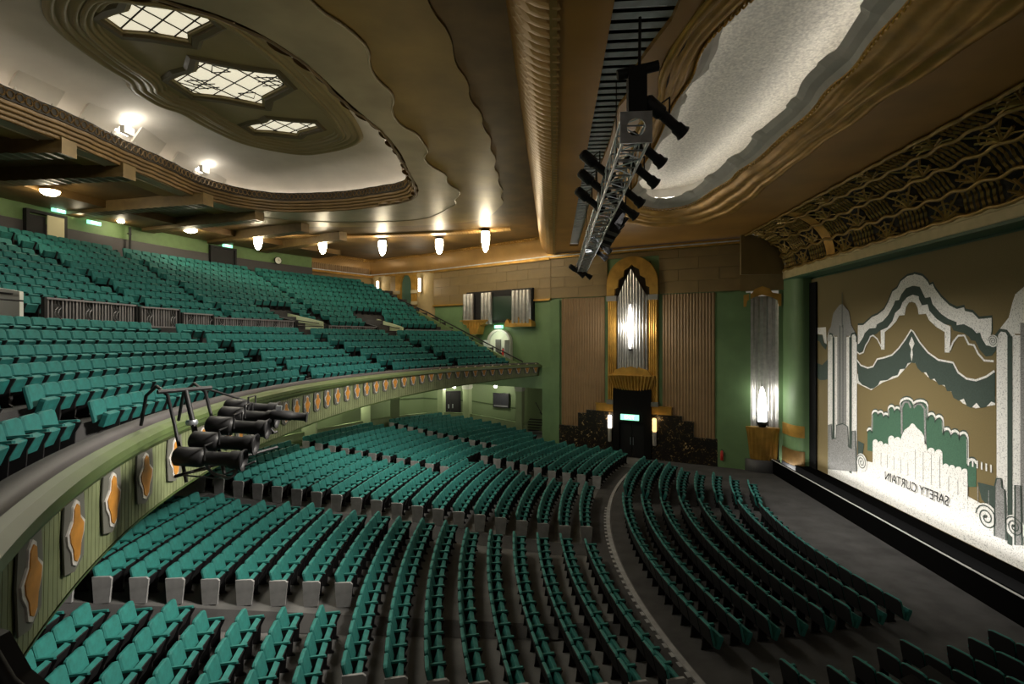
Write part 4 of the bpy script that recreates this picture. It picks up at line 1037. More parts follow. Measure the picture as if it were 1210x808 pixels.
# ribbed border curve near the pendants
m = MB(); rows = []
for i in range(181):
    a = i / 180.; x = -20 + 17.2 * a; y = 33.6 - 1.0 * (a - .4) ** 2 * 4; b = .05 * (i % 2)
    rows.append([(x, y, 14.98), (x, y + .05, 14.86 + b * .5), (x, y + .75, 14.86 + b * .5), (x, y + .8, 14.98)])
m.grid(rows); m.obj('ribbed_border', COVEC, ceil, kind='stuff')

# ================================================================== PENDANTS AND FLUSH LAMPS
def pendant(x, y, z, label, h=.85, p=40):
    t = thing('ceiling_pendant', label, 'lamp', (x, y, z), group='glass ceiling lamps over the circle')
    m = MB(); m.lathe([(.30, 0), (.30, -.10), (.24, -.14)], 16); m.obj('ceiling_rose', BLACKM, t)
    m = MB(); m.lathe([(.25, -.14), (.27, -.22), (.27, -.3 - h * .35), (.22, -.3 - h * .6), (.16, -.3 - h * .85), (.04, -.3 - h)], 16); m.obj('glass_shade', LAMP, t)
    for k in range(3):
        m = MB(); m.lathe([(.275, -.24 - k * .17), (.29, -.26 - k * .17), (.275, -.28 - k * .17)], 16); m.obj('brass_ring', GOLD, t)
    point('pendant_glow', (x, y, z - 1.5), p, (1, .84, .58), .3)
pendant(-19.47, 31.98, 14.85, 'leftmost of the five bright glass pendants in a row below the ceiling')
pendant(-16.1, 34.2, 14.9, 'second bright glass pendant from the left in the row of five')
pendant(-12.14, 35.1, 14.9, 'middle bright glass pendant of the row of five')
pendant(-8.0, 34.9, 14.9, 'fourth bright glass pendant from the left in the row of five')
pendant(-4.45, 32.7, 14.92, 'rightmost and largest bright glass pendant near the ceiling beam', 1.15, 50)
for x, y, lb in ((-23.0, 21.4, 'flush oval ceiling lamp over the top left circle seats'), (-22.4, 29.6, 'flush round ceiling lamp over the rear circle between two beams')):
    t = thing('flush_lamp', lb, 'lamp', (x, y, 14.60))
    m = MB(); m.lathe([(.02, -.22), (.2, -.2), (.34, -.1), (.36, 0)], 18); m.obj('glass_dish', LAMP, t)
    m = MB(); m.lathe([(.38, 0), (.40, .02), (.36, .06)], 18); m.obj('trim_ring', GOLD, t)
    point('flush_glow', (x, y, 14.1), 60, (1, .88, .62), .3)
for x, y, lb in ((-25.2, 25.0, 'small wall-side spot lamp above the open circle door'), (-24.9, 27.3, 'small wall-side spot lamp beside the ribbed beam')):
    t = thing('flush_lamp', lb, 'lamp', (x, y, 14.62))
    m = MB(); m.lathe([(.02, -.10), (.15, -.08), (.18, 0)], 14); m.obj('glass_dish', LAMP, t)
    point('flush_glow', (x, y, 14.3), 14, (1, .88, .62), .2)
# ================================================================== SAFETY CURTAIN
CUR = {
 'arch_white': [(24.91,8.46),(24.49,8.46),(23.84,8.8),(23.46,8.88),(23.0,9.09),(22.74,9.39),(22.48,9.8),(22.18,9.91),(21.97,10.17),(21.57,10.34),(21.19,10.35),(21.22,10.38),(20.76,10.24),(20.49,10.01),(20.38,9.84),(20.22,9.88),(20.12,9.69),(19.81,9.35),(19.41,9.02),(19.08,8.87),(18.76,8.91),(18.72,8.78),(18.41,8.71),(18.15,8.48),(17.65,8.5),(17.65,8.12),(17.68,7.92),(17.63,7.62),(17.63,7.58),(17.86,7.61),(18.03,7.85),(18.09,8.03),(18.24,8.01),(18.41,8.17),(18.76,8.33),(19.08,8.3),(19.08,8.41),(19.46,8.54),(19.81,8.74),(20.22,9.12),(20.33,9.4),(20.6,9.38),(20.76,9.64),(20.89,9.84),(21.26,9.92),(21.65,9.86),(21.93,9.63),(22.06,9.42),(22.31,9.41),(22.39,9.25),(22.74,8.84),(23.09,8.59),(23.51,8.46),(23.56,8.31),(24.04,8.29),(24.39,8.08),(24.49,7.9),(24.8,7.61),(24.91,7.58)],
 'arch_green': [(25.05,7.64),(24.91,7.58),(24.8,7.61),(24.49,7.9),(24.39,8.08),(24.04,8.29),(23.56,8.31),(23.51,8.46),(23.09,8.59),(22.74,8.84),(22.39,9.25),(22.31,9.41),(22.06,9.42),(21.93,9.63),(21.65,9.86),(21.26,9.92),(20.89,9.84),(20.76,9.64),(20.6,9.38),(20.33,9.4),(20.22,9.12),(19.81,8.74),(19.46,8.54),(19.08,8.41),(19.08,8.3),(18.76,8.33),(18.41,8.17),(18.24,8.01),(18.09,8.03),(18.03,7.85),(17.86,7.61),(17.63,7.58),(17.45,7.65),(17.43,7.52),(17.63,7.28),(17.86,7.24),(18.11,7.47),(18.28,7.75),(18.45,7.77),(18.54,7.89),(18.76,8.02),(19.22,8.12),(19.32,8.31),(19.61,8.35),(20.01,8.56),(20.38,8.89),(20.46,9.13),(20.76,9.11),(20.93,9.37),(20.93,9.47),(21.26,9.56),(21.57,9.49),(21.85,9.3),(21.97,9.08),(22.31,8.9),(22.48,8.57),(22.82,8.31),(23.28,8.19),(23.56,8.04),(23.94,7.96),(24.24,7.65),(24.44,7.34),(24.75,7.15),(25.02,7.26)],
 'arch_inner': [(23.23,8.19),(22.78,8.31),(22.46,8.57),(22.29,8.9),(21.97,9.08),(21.85,9.3),(21.57,9.49),(21.26,9.56),(20.93,9.47),(20.93,9.37),(20.76,9.11),(20.46,9.13),(20.38,8.89),(20.01,8.56),(19.61,8.35),(19.34,8.27),(19.34,7.86),(19.39,7.33),(19.61,7.33),(19.61,8.07),(20.01,8.26),(20.38,8.53),(20.54,8.78),(20.87,8.77),(20.93,8.77),(20.98,9.02),(21.11,9.22),(21.3,9.29),(21.49,9.27),(21.65,9.09),(21.73,8.78),(22.06,8.78),(22.22,8.56),(22.56,8.32),(22.96,8.12),(22.98,7.37),(23.2,7.36)],
 'drape': [(24.99,6.88),(24.65,6.61),(24.14,6.52),(23.75,6.6),(23.46,6.94),(23.0,7.02),(22.48,7.15),(22.06,7.44),(21.65,7.83),(21.34,8.18),(21.22,8.11),(20.87,7.7),(20.43,7.31),(19.91,7.05),(19.22,6.98),(18.99,6.65),(18.63,6.46),(18.24,6.43),(17.82,6.59),(17.52,6.79),(17.52,5.76),(17.66,5.79),(17.86,5.59),(18.07,5.53),(18.24,5.68),(18.45,5.48),(18.63,5.52),(18.76,5.76),(18.99,5.66),(19.22,5.74),(19.32,5.96),(19.51,5.94),(19.63,6.15),(19.91,6.13),(20.12,6.34),(20.33,6.29),(20.54,6.55),(20.76,6.53),(20.99,6.68),(21.13,6.88),(21.21,6.87),(21.35,6.89),(21.56,6.85),(21.71,6.62),(22.01,6.58),(22.16,6.33),(22.47,6.26),(22.79,6.08),(23.29,6.0),(23.43,5.81),(23.73,5.64),(23.96,5.59),(24.27,5.67),(24.55,5.71),(24.84,5.88)],
 'drape_trim': [(24.94,6.2),(23.91,5.99),(23.12,6.32),(22.16,6.59),(21.49,7.03),(21.31,7.14),(21.11,7.14),(20.47,6.74),(19.48,6.39),(18.81,5.92),(18.28,5.8),(17.52,5.97),(17.52,5.7),(18.28,5.49),(18.81,5.59),(19.48,6.05),(20.47,6.39),(21.11,6.86),(21.31,6.92),(21.49,6.81),(22.16,6.26),(23.12,5.95),(23.91,5.54),(24.98,5.76)],
 'tassel': [(21.31,7.91),(21.15,7.64),(21.28,7.42),(21.24,7.19),(21.31,6.94),(21.38,7.19),(21.33,7.42),(21.46,7.63)],
 'city_green': [(24.18,2.79),(24.18,3.66),(24.16,3.72),(24.1,3.78),(24.01,3.81),(23.93,3.81),(23.87,3.78),(23.85,3.72),(23.82,4.5),(23.79,4.57),(23.72,4.63),(23.62,4.66),(23.52,4.66),(23.45,4.62),(23.43,4.55),(23.43,4.53),(23.41,4.59),(23.34,4.65),(23.25,4.68),(23.16,4.68),(23.1,4.64),(23.07,4.58),(23.07,4.49),(23.05,4.56),(22.99,4.61),(22.9,4.64),(22.81,4.64),(22.75,4.6),(22.73,4.55),(22.73,4.86),(22.7,4.93),(22.63,4.99),(22.54,5.02),(22.45,5.02),(22.39,4.98),(22.36,4.91),(22.36,4.83),(22.34,4.91),(22.27,4.97),(22.18,5.0),(22.08,4.99),(22.02,4.95),(21.99,4.89),(21.98,5.21),(21.93,5.31),(21.79,5.39),(21.61,5.44),(21.43,5.43),(21.3,5.38),(21.25,5.3),(21.25,5.21),(21.2,5.31),(21.05,5.39),(20.86,5.44),(20.67,5.44),(20.53,5.39),(20.48,5.31),(20.47,4.84),(20.44,4.92),(20.37,4.99),(20.27,5.03),(20.18,5.02),(20.11,4.97),(20.09,4.9),(20.09,4.8),(20.06,4.88),(19.99,4.95),(19.89,4.99),(19.8,4.98),(19.73,4.93),(19.71,4.86),(19.69,4.41),(19.67,4.49),(19.61,4.56),(19.52,4.59),(19.43,4.59),(19.37,4.54),(19.34,4.47),(19.34,4.38),(19.32,4.47),(19.25,4.54),(19.15,4.58),(19.06,4.57),(19.0,4.53),(18.97,4.45),(18.97,4.39),(18.95,4.47),(18.88,4.54),(18.79,4.58),(18.69,4.58),(18.63,4.53),(18.6,4.46),(18.59,3.54),(18.57,3.63),(18.51,3.7),(18.42,3.74),(18.33,3.74),(18.27,3.7),(18.25,3.63),(18.25,2.86),(18.59,2.76),(19.96,3.01),(22.79,2.93)],
 'city_white': [(23.78,2.04),(23.78,3.24),(23.76,3.31),(23.69,3.37),(23.6,3.4),(23.52,3.4),(23.45,3.37),(23.43,3.32),(23.43,3.23),(23.41,3.3),(23.34,3.36),(23.25,3.4),(23.16,3.4),(23.1,3.36),(23.07,3.31),(23.07,3.21),(23.05,3.28),(22.99,3.33),(22.9,3.37),(22.81,3.37),(22.75,3.34),(22.73,3.28),(22.73,3.59),(22.7,3.67),(22.63,3.73),(22.53,3.77),(22.44,3.77),(22.37,3.73),(22.35,3.67),(22.35,3.61),(22.32,3.69),(22.25,3.75),(22.15,3.79),(22.06,3.79),(21.99,3.75),(21.96,3.69),(21.89,3.9),(21.71,4.17),(21.45,4.33),(21.36,4.45),(21.28,4.49),(21.18,4.47),(21.07,4.38),(20.78,4.24),(20.62,4.07),(20.51,3.78),(20.48,3.54),(20.45,3.63),(20.38,3.7),(20.29,3.74),(20.19,3.74),(20.12,3.7),(20.1,3.63),(20.1,3.56),(20.07,3.64),(20.0,3.72),(19.91,3.76),(19.82,3.76),(19.75,3.71),(19.73,3.64),(19.72,3.16),(19.7,3.23),(19.64,3.29),(19.57,3.32),(19.5,3.32),(19.44,3.29),(19.42,3.23),(19.42,3.18),(19.4,3.25),(19.35,3.31),(19.28,3.34),(19.21,3.34),(19.16,3.31),(19.14,3.25),(19.14,3.19),(19.12,3.26),(19.07,3.32),(18.99,3.36),(18.92,3.36),(18.87,3.33),(18.85,3.27),(18.85,3.21),(18.83,3.27),(18.79,3.32),(18.73,3.35),(18.66,3.36),(18.62,3.33),(18.6,3.28),(18.59,1.9),(20.86,2.01)],
 'shaft': [(27.47,7.42),(27.51,7.98),(27.38,8.15),(27.06,8.12),(26.87,7.94),(25.62,7.93),(25.46,8.1),(25.18,8.12),(25.02,7.96),(24.96,7.58)],
 'capital': [(27.51,8.12),(27.18,8.46),(27.03,8.94),(26.93,9.15),(26.38,9.52),(26.14,9.54),(25.62,9.18),(25.53,8.94),(25.4,8.48),(25.07,8.12),(25.29,8.09),(25.51,7.97),(26.87,7.98),(27.12,8.12)],
 'side_white': [(28.74,8.43),(27.71,8.44),(27.64,7.56),(27.84,7.63),(28.04,8.06),(28.74,8.1)],
 'side_green': [(28.74,8.06),(28.04,8.02),(27.91,7.63),(27.57,7.52),(27.71,7.27),(28.11,7.48),(28.32,7.7),(28.74,7.77)],
 'side_drape': [(28.73,6.55),(28.06,6.45),(27.47,6.81),(27.47,5.77),(27.81,5.68),(28.31,5.64),(28.73,5.81)],
 'sky_left': [(27.37,1.13),(27.37,3.39),(27.09,3.5),(27.04,2.74),(26.67,2.88),(26.63,3.51),(26.08,3.69),(25.65,3.62),(25.59,2.66),(25.34,2.6),(25.3,3.44),(25.04,3.54),(24.94,1.63)],
 'sky_right': [(17.49,1.51),(17.47,3.13),(17.41,3.37),(17.24,3.42),(17.22,3.13),(17.12,3.09),(17.06,1.53)],
 'sky_right2': [(16.76,1.51),(16.76,3.34),(16.57,3.39),(16.52,1.6)],
 'band_right': [(18.18,3.04),(17.52,3.09),(17.52,2.23),(18.02,2.52)],
 'L_city': [(24.18,3.66),(24.16,3.72),(24.1,3.78),(24.01,3.81),(23.93,3.81),(23.87,3.78),(23.85,3.72),(23.82,4.5),(23.79,4.57),(23.72,4.63),(23.62,4.66),(23.52,4.66),(23.45,4.62),(23.43,4.55),(23.43,4.53),(23.41,4.59),(23.34,4.65),(23.25,4.68),(23.16,4.68),(23.1,4.64),(23.07,4.58),(23.07,4.49),(23.05,4.56),(22.99,4.61),(22.9,4.64),(22.81,4.64),(22.75,4.6),(22.73,4.55),(22.73,4.86),(22.7,4.93),(22.63,4.99),(22.54,5.02),(22.45,5.02),(22.39,4.98),(22.36,4.91),(22.36,4.83),(22.34,4.91),(22.27,4.97),(22.18,5.0),(22.08,4.99),(22.02,4.95),(21.99,4.89),(21.98,5.21),(21.93,5.31),(21.79,5.39),(21.61,5.44),(21.43,5.43),(21.3,5.38),(21.25,5.3),(21.25,5.21),(21.2,5.31),(21.05,5.39),(20.86,5.44),(20.67,5.44),(20.53,5.39),(20.48,5.31),(20.47,4.84),(20.44,4.92),(20.37,4.99),(20.27,5.03),(20.18,5.02),(20.11,4.97),(20.09,4.9),(20.09,4.8),(20.06,4.88),(19.99,4.95),(19.89,4.99),(19.8,4.98),(19.73,4.93),(19.71,4.86),(19.69,4.41),(19.67,4.49),(19.61,4.56),(19.52,4.59),(19.43,4.59),(19.37,4.54),(19.34,4.47),(19.34,4.38),(19.32,4.47),(19.25,4.54),(19.15,4.58),(19.06,4.57),(19.0,4.53),(18.97,4.45),(18.97,4.39),(18.95,4.47),(18.88,4.54),(18.79,4.58),(18.69,4.58),(18.63,4.53),(18.6,4.46),(18.59,3.54),(18.57,3.63),(18.51,3.7),(18.42,3.74),(18.33,3.74),(18.27,3.7),(18.25,3.63)],
 'L_swag': [(25.02,7.26),(24.75,7.13),(24.46,7.21),(24.29,7.53),(24.09,7.71),(23.94,7.93),(23.75,7.98),(23.46,7.83),(23.18,7.48)],
 'L_swag2': [(19.36,7.41),(19.22,7.71),(18.99,7.93),(18.72,7.94),(18.54,7.64),(18.32,7.61),(18.15,7.33),(17.91,7.11),(17.55,7.1)],
 'L_drape': [(24.99,6.88),(24.65,6.61),(24.14,6.52),(23.75,6.6),(23.46,6.94),(23.0,7.02),(22.48,7.15),(22.06,7.44),(21.65,7.83),(21.34,8.18),(21.22,8.11),(20.87,7.7),(20.43,7.31),(19.91,7.05),(19.22,6.98),(18.99,6.65),(18.63,6.46),(18.24,6.43),(17.82,6.59),(17.52,6.79)],
 'L_a1': [(21.89,3.95),(21.9,5.02),(21.74,5.28),(21.52,5.31),(21.35,5.1)],
 'L_a2': [(21.21,5.12),(21.03,5.31),(20.81,5.32),(20.61,5.15),(20.57,3.81)],
 'C_spiral': [(17.79,1.99),(24.55,2.17),(16.78,2.06),(17.55,7.75),(27.31,7.84)],
 'V_stripe1': [27.02,26.83],
 'V_stripe2': [25.55,25.34],
 'V_mid': [26.58,25.8],
 'V_r_inner': [17.52,17.09],
 'V_r_dark': [17.09,16.92],
 'T': [(19.56,1.98),(19.56,2.19),(19.56,1.83),(22.84,2.01),(22.84,2.15),(22.84,1.83)],
}

cu = thing('safety_curtain', 'painted gold safety curtain with white and green art deco scenery', 'curtain', (14.1, 0, 0))
m = MB(); m.box((.03, 21.2, 5.95), (.06, 16.6, 10.3)); m.obj('cloth', CURT, cu)
RY = Matrix(((0, 1, 0, 0), (1, 0, 0, 0), (0, 0, 1, 0), (0, 0, 0, 1)))   # (x,d,z) -> X=d, Y=x
def lay(nm, polys, mt, lv, label=None):
    m = MB()
    for pl_ in polys: m.prism(pl_, -.006 * lv - .004, -.006 * lv + .002, RY)
    return m.obj(nm, mt, cu, label=label)
YC = 21.2
def mir(pl_): return [(2 * YC - y, z) for y, z in pl_]
def strip(line, w_):
    L = [Vector(p) for p in line]; a, b = [], []
    for i, p in enumerate(L):
        t = (L[min(len(L) - 1, i + 1)] - L[max(0, i - 1)]).normalized(); n = Vector((-t.y, t.x)) * w_ / 2; a.append(p + n); b.append(p - n)
    return [tuple(p) for p in a] + [tuple(p) for p in b[::-1]]
def band(mb, line, w_, lv):
    L = [Vector(p) for p in line]; r = []
    for i, p in enumerate(L):
        t = (L[min(len(L) - 1, i + 1)] - L[max(0, i - 1)])
        t = t.normalized() if t.length > 1e-6 else Vector((1, 0)); n = Vector((-t.y, t.x)) * w_ / 2
        r.append([(-.006 * lv - .004, p.x + n.x, p.y + n.y), (-.006 * lv - .004, p.x - n.x, p.y - n.y), ])
    mb.grid(r)
lay('arch_outline', [strip(CUR['arch_white'][:30], .16)] if False else [CUR['arch_white']], CURW, 1, 'white stippled outer arch')
m = MB(); band(m, [(y, z + .04) for y, z in CUR['arch_white'][:27]], .10, .5); m.obj('arch_dark_outline', CURG, cu)  # dark green outline printed along the white arch
lay('arch_band', [CUR['arch_green']], CURG, 2, 'dark green middle arch band')
lay('arch_inner', [CUR['arch_inner']], CURW, 3, 'white inner arch with two hanging legs')
lay('drape_trim', [CUR['drape_trim']], CURW, 1, 'white scalloped drape edging'); lay('drape', [CUR['drape']], CURG, 2, 'dark green painted drape'); lay('tassel', [CUR['tassel']], CURW, 4)
m = MB()
for k in ('L_swag', 'L_swag2'): band(m, CUR[k], .07, 4)
band(m, CUR['L_drape'], .07, 4); m.obj('white_piping', CURW, cu)
lay('city_green', [CUR['city_green']], CURG2, 1, 'green stepped skyline print')
m = MB(); band(m, CUR['L_city'], .09, 2); m.obj('city_edge', CURW, cu)
m = MB(); band(m, [(y, z + .07) for y, z in CUR['L_city']], .06, 1); band(m, [(y, z - .09) for y, z in CUR['L_city']], .04, 3); m.obj('city_dark_outline', CURG, cu)  # dark green outlines printed along the skyline edge
m = MB(); band(m, CUR['L_a1'], .10, 3); band(m, CUR['L_a2'], .10, 3); m.obj('city_arches', CURS, cu)
lay('city_white', [CUR['city_white']], CURW, 3, 'white pipe-like skyline front')
m = MB()
for i in range(14): band(m, [(23.2 - i * .42, 2.6 + (.9 if 4 < i < 9 else .3)), (23.2 - i * .42, 2.35)], .025, 4)
m.obj('pipe_line', CURS, cu)
# base of the picture
lay('white_base', [[(26.9, .84), (26.9, 2.0), (25.4, 2.2), (24.2, 2.3), (22, 2.5), (19.0, 2.5), (17.6, 2.3), (14.0, 2.2), (14.0, .84)]], CURW, 2, 'white misty foot of the picture')
# pillars (left traced, right mirrored)
base = .84
def pillar(f, nm):
    sh = [f(p) for p in CUR['shaft'][:-0 or None]]
    ys = [p[0] for p in CUR['shaft']]
    top = CUR['shaft'][1:-1]
    poly = [f(p) for p in ([(CUR['shaft'][0][0], base)] + CUR['shaft'] + [(CUR['shaft'][-1][0], base)])]
    lay('pillar_shaft', [poly], CURW, 4, 'white pillar ' + nm); lay('pillar_capital', [[f(p) for p in CUR['capital']]], CURS if nm == 'left' else CURW, 5)
    m = MB()
    for a, b, zt in ((*CUR['V_stripe1'], 7.9), (*CUR['V_stripe2'], 7.9)):
        band(m, [f(((a + b) / 2 + (.3 if zt > 9 else 0), zt)), f(((a + b) / 2, base + .6))], abs(a - b) * (1.0 if nm == 'left' else .8), 6)
        sg = 1 if a > 26.5 else -1
        band(m, [f(((a + b) / 2, zt - .02)), f(((a + b) / 2 + sg * .12, zt + .16)), f(((a + b) / 2 + sg * .34, zt + .2)), f(((a + b) / 2 + sg * .50, zt + .02)), f(((a + b) / 2 + sg * .48, zt - .22))], .10, 6)
    band(m, [f((26.15, 10.1)), f((26.15, 8.4))], .05, 6); m.obj('pillar_line', CURG, cu)
    a, b = CUR['V_mid']; m = MB(); band(m, [f(((a + b) / 2, 8.3)), f(((a + b) / 2, base + 1.0))], abs(a - b), 6); m.obj('pillar_flute', CURS, cu)
    m = MB(); band(m, [f(((a + b) / 2 - .12, 8.5)), f(((a + b) / 2 - .12, base + 1.4))], .05, 7); band(m, [f(((a + b) / 2 + .14, 8.5)), f(((a + b) / 2 + .14, base + 1.4))], .05, 7); m.obj('flute_line', CURG, cu)
pillar(lambda p: p, 'left'); pillar(lambda p: (2 * YC - p[0], p[1]), 'right')
for f in (lambda l: l, mir):
    lay('side_arch', [f(CUR['side_white'])], CURW, 1); lay('side_band', [f(CUR['side_green'])], CURG, 2); lay('side_drape', [f(CUR['side_drape'])], CURG, 1)
lay('tower_left', [CUR['sky_left']], CURS, 8, 'grey stepped towers at the foot of the left pillar'); lay('tower_right', [CUR['sky_right'], CUR['sky_right2']], CURS, 8, 'grey stepped towers at the foot of the right pillar')
for k in ('sky_left', 'sky_right', 'sky_right2'):
    m = MB(); band(m, CUR[k], .05, 9); m.obj('tower_line', CURG, cu)
lay('green_panel', [CUR['band_right'], [(p[0] * 0 + 24.9 - (p[0] - 17.5) * .7, p[1]) for p in CUR['band_right']]], CURG, 3)
m = MB(); r0 = CUR['band_right']
for i in range(6): band(m, [(18.55 - i * .18, 3.75), (18.55 - i * .18, 3.5)], .06, 4)
m.obj('striped_frieze', CURW, cu)
for (y, z), R in zip(CUR['C_spiral'], (.42, .36, .32, .18, .17)):
    m = MB(); m2 = MB(); band(m, [(y + R * (1 - k / 40.) * math.cos(k * .42), z + R * (1 - k / 40.) * math.sin(k * .42)) for k in range(36)], R * .10, 9)
    band(m2, [(y + R * .55 * math.cos(a), z + R * .55 * math.sin(a)) for a in frange(0, 2 * PI, 20)], R * 1.1, 7)
    m2.obj('scroll_ground', CURW, cu); m.obj('scroll_line', CURG, cu)
fo = lettering('SAFETY CURTAIN', .46, mat('letter_black', (.02, .02, .02), .8), cu, Matrix.Translation((-.08, 19.35, 1.84)) @ Matrix(((0, 0, 1, 0), (1, 0, 0, 0), (0, 1, 0, 0), (0, 0, 0, 1))), .003, False, (3.5, .36))
fo['label'] = 'black mirror-image words along the foot of the picture'
# ================================================================== LIGHTING TRUSS
tr = thing('lighting_truss', 'long aluminium box truss hanging below the ceiling slot', 'truss', (1.5, 0, 11.7))
ya, yb = 9.5, 28.0
for sx in (-1, 1):
    for sz in (-1, 1):
        m = MB(); m.tube([(sx * .24, ya, sz * .24), (sx * .24, yb, sz * .24)], .032, 6); m.obj('chord', STEEL, tr)
m = MB(); k = 0; y = ya
while y < yb - .3:
    for sx in (-1, 1): m.tube([(sx * .24, y, -.24 * (1 if k % 2 else -1)), (sx * .24, y + .5, .24 * (1 if k % 2 else -1))], .016, 4, smooth=False)
    for sz in (-1, 1):
        m.tube([(-.24, y, sz * .24), (.24, y, sz * .24)], .018, 4, smooth=False)
        m.tube([(-.24 * (1 if k % 2 else -1), y, sz * .24), (.24 * (1 if k % 2 else -1), y + .5, sz * .24)], .014, 4, smooth=False)
    y += .5; k += 1
m.obj('lacing', STEEL, tr, kind='stuff')
for y in (ya, yb):
    m = MB(); n = 16; hole = [(.17 * math.cos(a), .17 * math.sin(a)) for a in frange(0, 2 * PI, n)[:-1]]
    m.prism([(-.29, -.29), (.29, -.29), (.29, .29), (-.29, .29)], y - .02, y + .02, holes=[hole]); m.obj('end_plate', STEEL, tr)
for y in (9.7, 12.5, 18.0, 24.0):
    if y == 9.7: continue
    hg = thing('hanging_cable', 'steel cable from the ceiling slot to the truss, ' + {12.5: 'nearest', 18.0: 'middle', 24.0: 'farthest'}[y] + ' of three', 'cable', (1.5, y, 11.98), group='truss cables')
    m = MB(); m.tube([(0, 0, 0), (0, 0, 2.1)], .014, 5); m.obj('cable', BLACKM, hg)
    m = MB(); m.lathe([(.03, 0), (.05, .05), (.05, .18), (.02, .22)], 8); m.obj('shackle', BLACKM, hg)
ho = thing('chain_hoist', 'black chain hoist hanging above the near end of the truss', 'hoist', (1.55, 9.75, 12.0))
m = MB(); m.box((0, 0, .42), (.34, .28, .75)); m.obj('motor', BLACK, ho)
m = MB(); m.tube([(-.36, 0, .80), (.40, 0, .95)], .10, 8); m.box((0, 0, .86), (.3, .2, .12)); m.obj('crossbar', BLACK, ho)
m = MB(); m.tube([(.05, 0, .95), (.06, 0, 1.88)], .03, 5); m.obj('chain', BLACKM, ho)
def profile(name, label, loc, d, L, r=.11, cat='spotlight', group=None, up=(0, 0, .3)):
    t = thing(name, label, cat, T=aim(loc, d), group=group)
    m = MB(); m.lathe([(r * .7, -L * .5), (r * 1.05, -L * .46), (r * 1.1, -L * .1), (r * .8, -L * .06)], 12); m.obj('lamp_housing', BLACKM, t)
    m = MB(); m.lathe([(r * .78, -L * .08), (r * .78, L * .28), (r * 1.0, L * .32), (r * 1.0, L * .44)], 12); m.obj('lens_tube', BLACK, t)
    m = MB(); m.lathe([(r * 1.0, L * .44), (r * 1.25, L * .5), (r * 1.15, L * .5), (r * .9, L * .45)], 12); m.obj('hood', BLACKM, t)
    iv = t.matrix_basis.to_3x3().inverted() @ Vector(up)
    m = MB(); m.tube([(r * 1.2, 0, 0), tuple(Vector((r * 1.2, 0, 0)) + iv), tuple(Vector((-r * 1.2, 0, 0)) + iv), (-r * 1.2, 0, 0)], .018, 5, smooth=False); m.obj('yoke', BLACKM, t)
    return t
SP = [((2.1, 9.9, 12.05), 'spotlight hung highest beside the chain hoist'), ((2.0, 11.3, 11.95), 'spotlight right of the truss, second from its near end'), ((2.05, 12.3, 11.8), 'spotlight right of the truss, third from its near end'),
      ((1.95, 13.7, 11.7), 'spotlight right of the truss, fourth from its near end'), ((1.95, 14.7, 11.6), 'spotlight right of the truss, fifth from its near end'),
      ((1.05, 12.7, 12.1), 'spotlight left of the truss, nearest of three'), ((1.05, 13.8, 12.0), 'spotlight left of the truss, middle of three'), ((1.02, 14.9, 11.85), 'spotlight left of the truss, farthest of three'),
      ((1.95, 21.5, 11.75), 'small-looking spotlight far along the truss on its right'), ((1.95, 23.0, 11.7), 'farthest spotlight on the right of the truss'), ((1.2, 27.6, 11.5), 'spotlight at the far end of the truss, left'), ((1.6, 27.9, 11.45), 'spotlight at the far end of the truss, right')]
for (x, y, z), lb in SP: profile('spotlight', 'black stage ' + lb, (x, y, z), (.8, .35, -.55), 1.0, .125, group='spotlights on the truss')
for i, y in enumerate((16.4, 17.4, 18.4)):
    t = thing('moving_light', nth(i) + ' black boxy light hanging in the cluster right of the truss', 'spotlight', T=Matrix.Translation((2.0, y, 11.75)) @ Matrix.Rotation(rad(20), 4, 'Y'), group='boxy lights on the truss')
    m = MB(); m.box((0, 0, 0), (.42, .62, .62)); m.box((.05, 0, -.45), (.34, .5, .3)); m.obj('body', BLACK, t)
    for s in (-1, 1):
        m = MB(); m.box((0, s * .36, .1), (.2, .04, .5)); m.obj('yoke_arm', BLACKM, t)
    m = MB(); m.lathe([(.16, 0), (.20, .12), (.17, .13)], 12, Matrix.Translation((.2, 0, -.1)) @ Matrix.Rotation(rad(110), 4, 'Y')); m.obj('lens', BLACKM, t)

# ================================================================== SPOTLIGHTS ON THE CIRCLE RAIL
br = thing('lighting_bracket', 'curved black tubular bracket holding spotlights over the circle rail', 'bracket', (-6.98, 9.25, 6.0))
ex = Vector((.42, .90, 0)); inn = Vector((-.90, .42, 0))     # along the rail, into the circle
def bp(a, b, z): v = ex * a + inn * b; return (v.x, v.y, z)
m = MB(); m.tube([bp(-.55, -.5, -.65), bp(1.5, -.5, -.5)], .03, 8); m.tube([bp(-.45, -.3, -.3), bp(1.6, -.35, -.2)], .03, 8); m.obj('horizontal_bar', BLACKM, br)
for a in (-.35, .35):
    m = MB(); m.tube([bp(a, -.5, -.8), bp(a, -.1, .2), bp(a, .15, .75), bp(a, .55, .9), bp(a, .95, .7), bp(a, 1.15, .1)], .032, 8); m.obj('bent_arm', BLACKM, br)
m = MB(); m.tube([bp(-.5, .2, .82), bp(.5, .2, .82)], .04, 8); m.tube([bp(0, -.4, -.6), bp(0, .2, .8)], .05, 8); m.tube([bp(.35, .4, .85), bp(1.1, -.1, .5), bp(1.5, -.4, -.2)], .025, 6)
m.obj('brace', BLACKM, br)
m = MB(); m.lathe([(.09, -.05), (.11, 0), (.09, .05)], 10, Matrix.Translation(bp(0, -.02, .2))); m.obj('clamp_knob', STEEL, br)
RL = [(-6.2, 8.68, 5.66, 1.18, 'lowest and nearest'), (-6.15, 9.0, 5.88, 1.15, 'second from the bottom'), (-6.1, 9.35, 6.11, 1.12, 'third from the bottom'), (-6.1, 9.7, 6.25, 1.1, 'fourth from the bottom'), (-6.25, 10.05, 6.36, 1.05, 'topmost and farthest')]
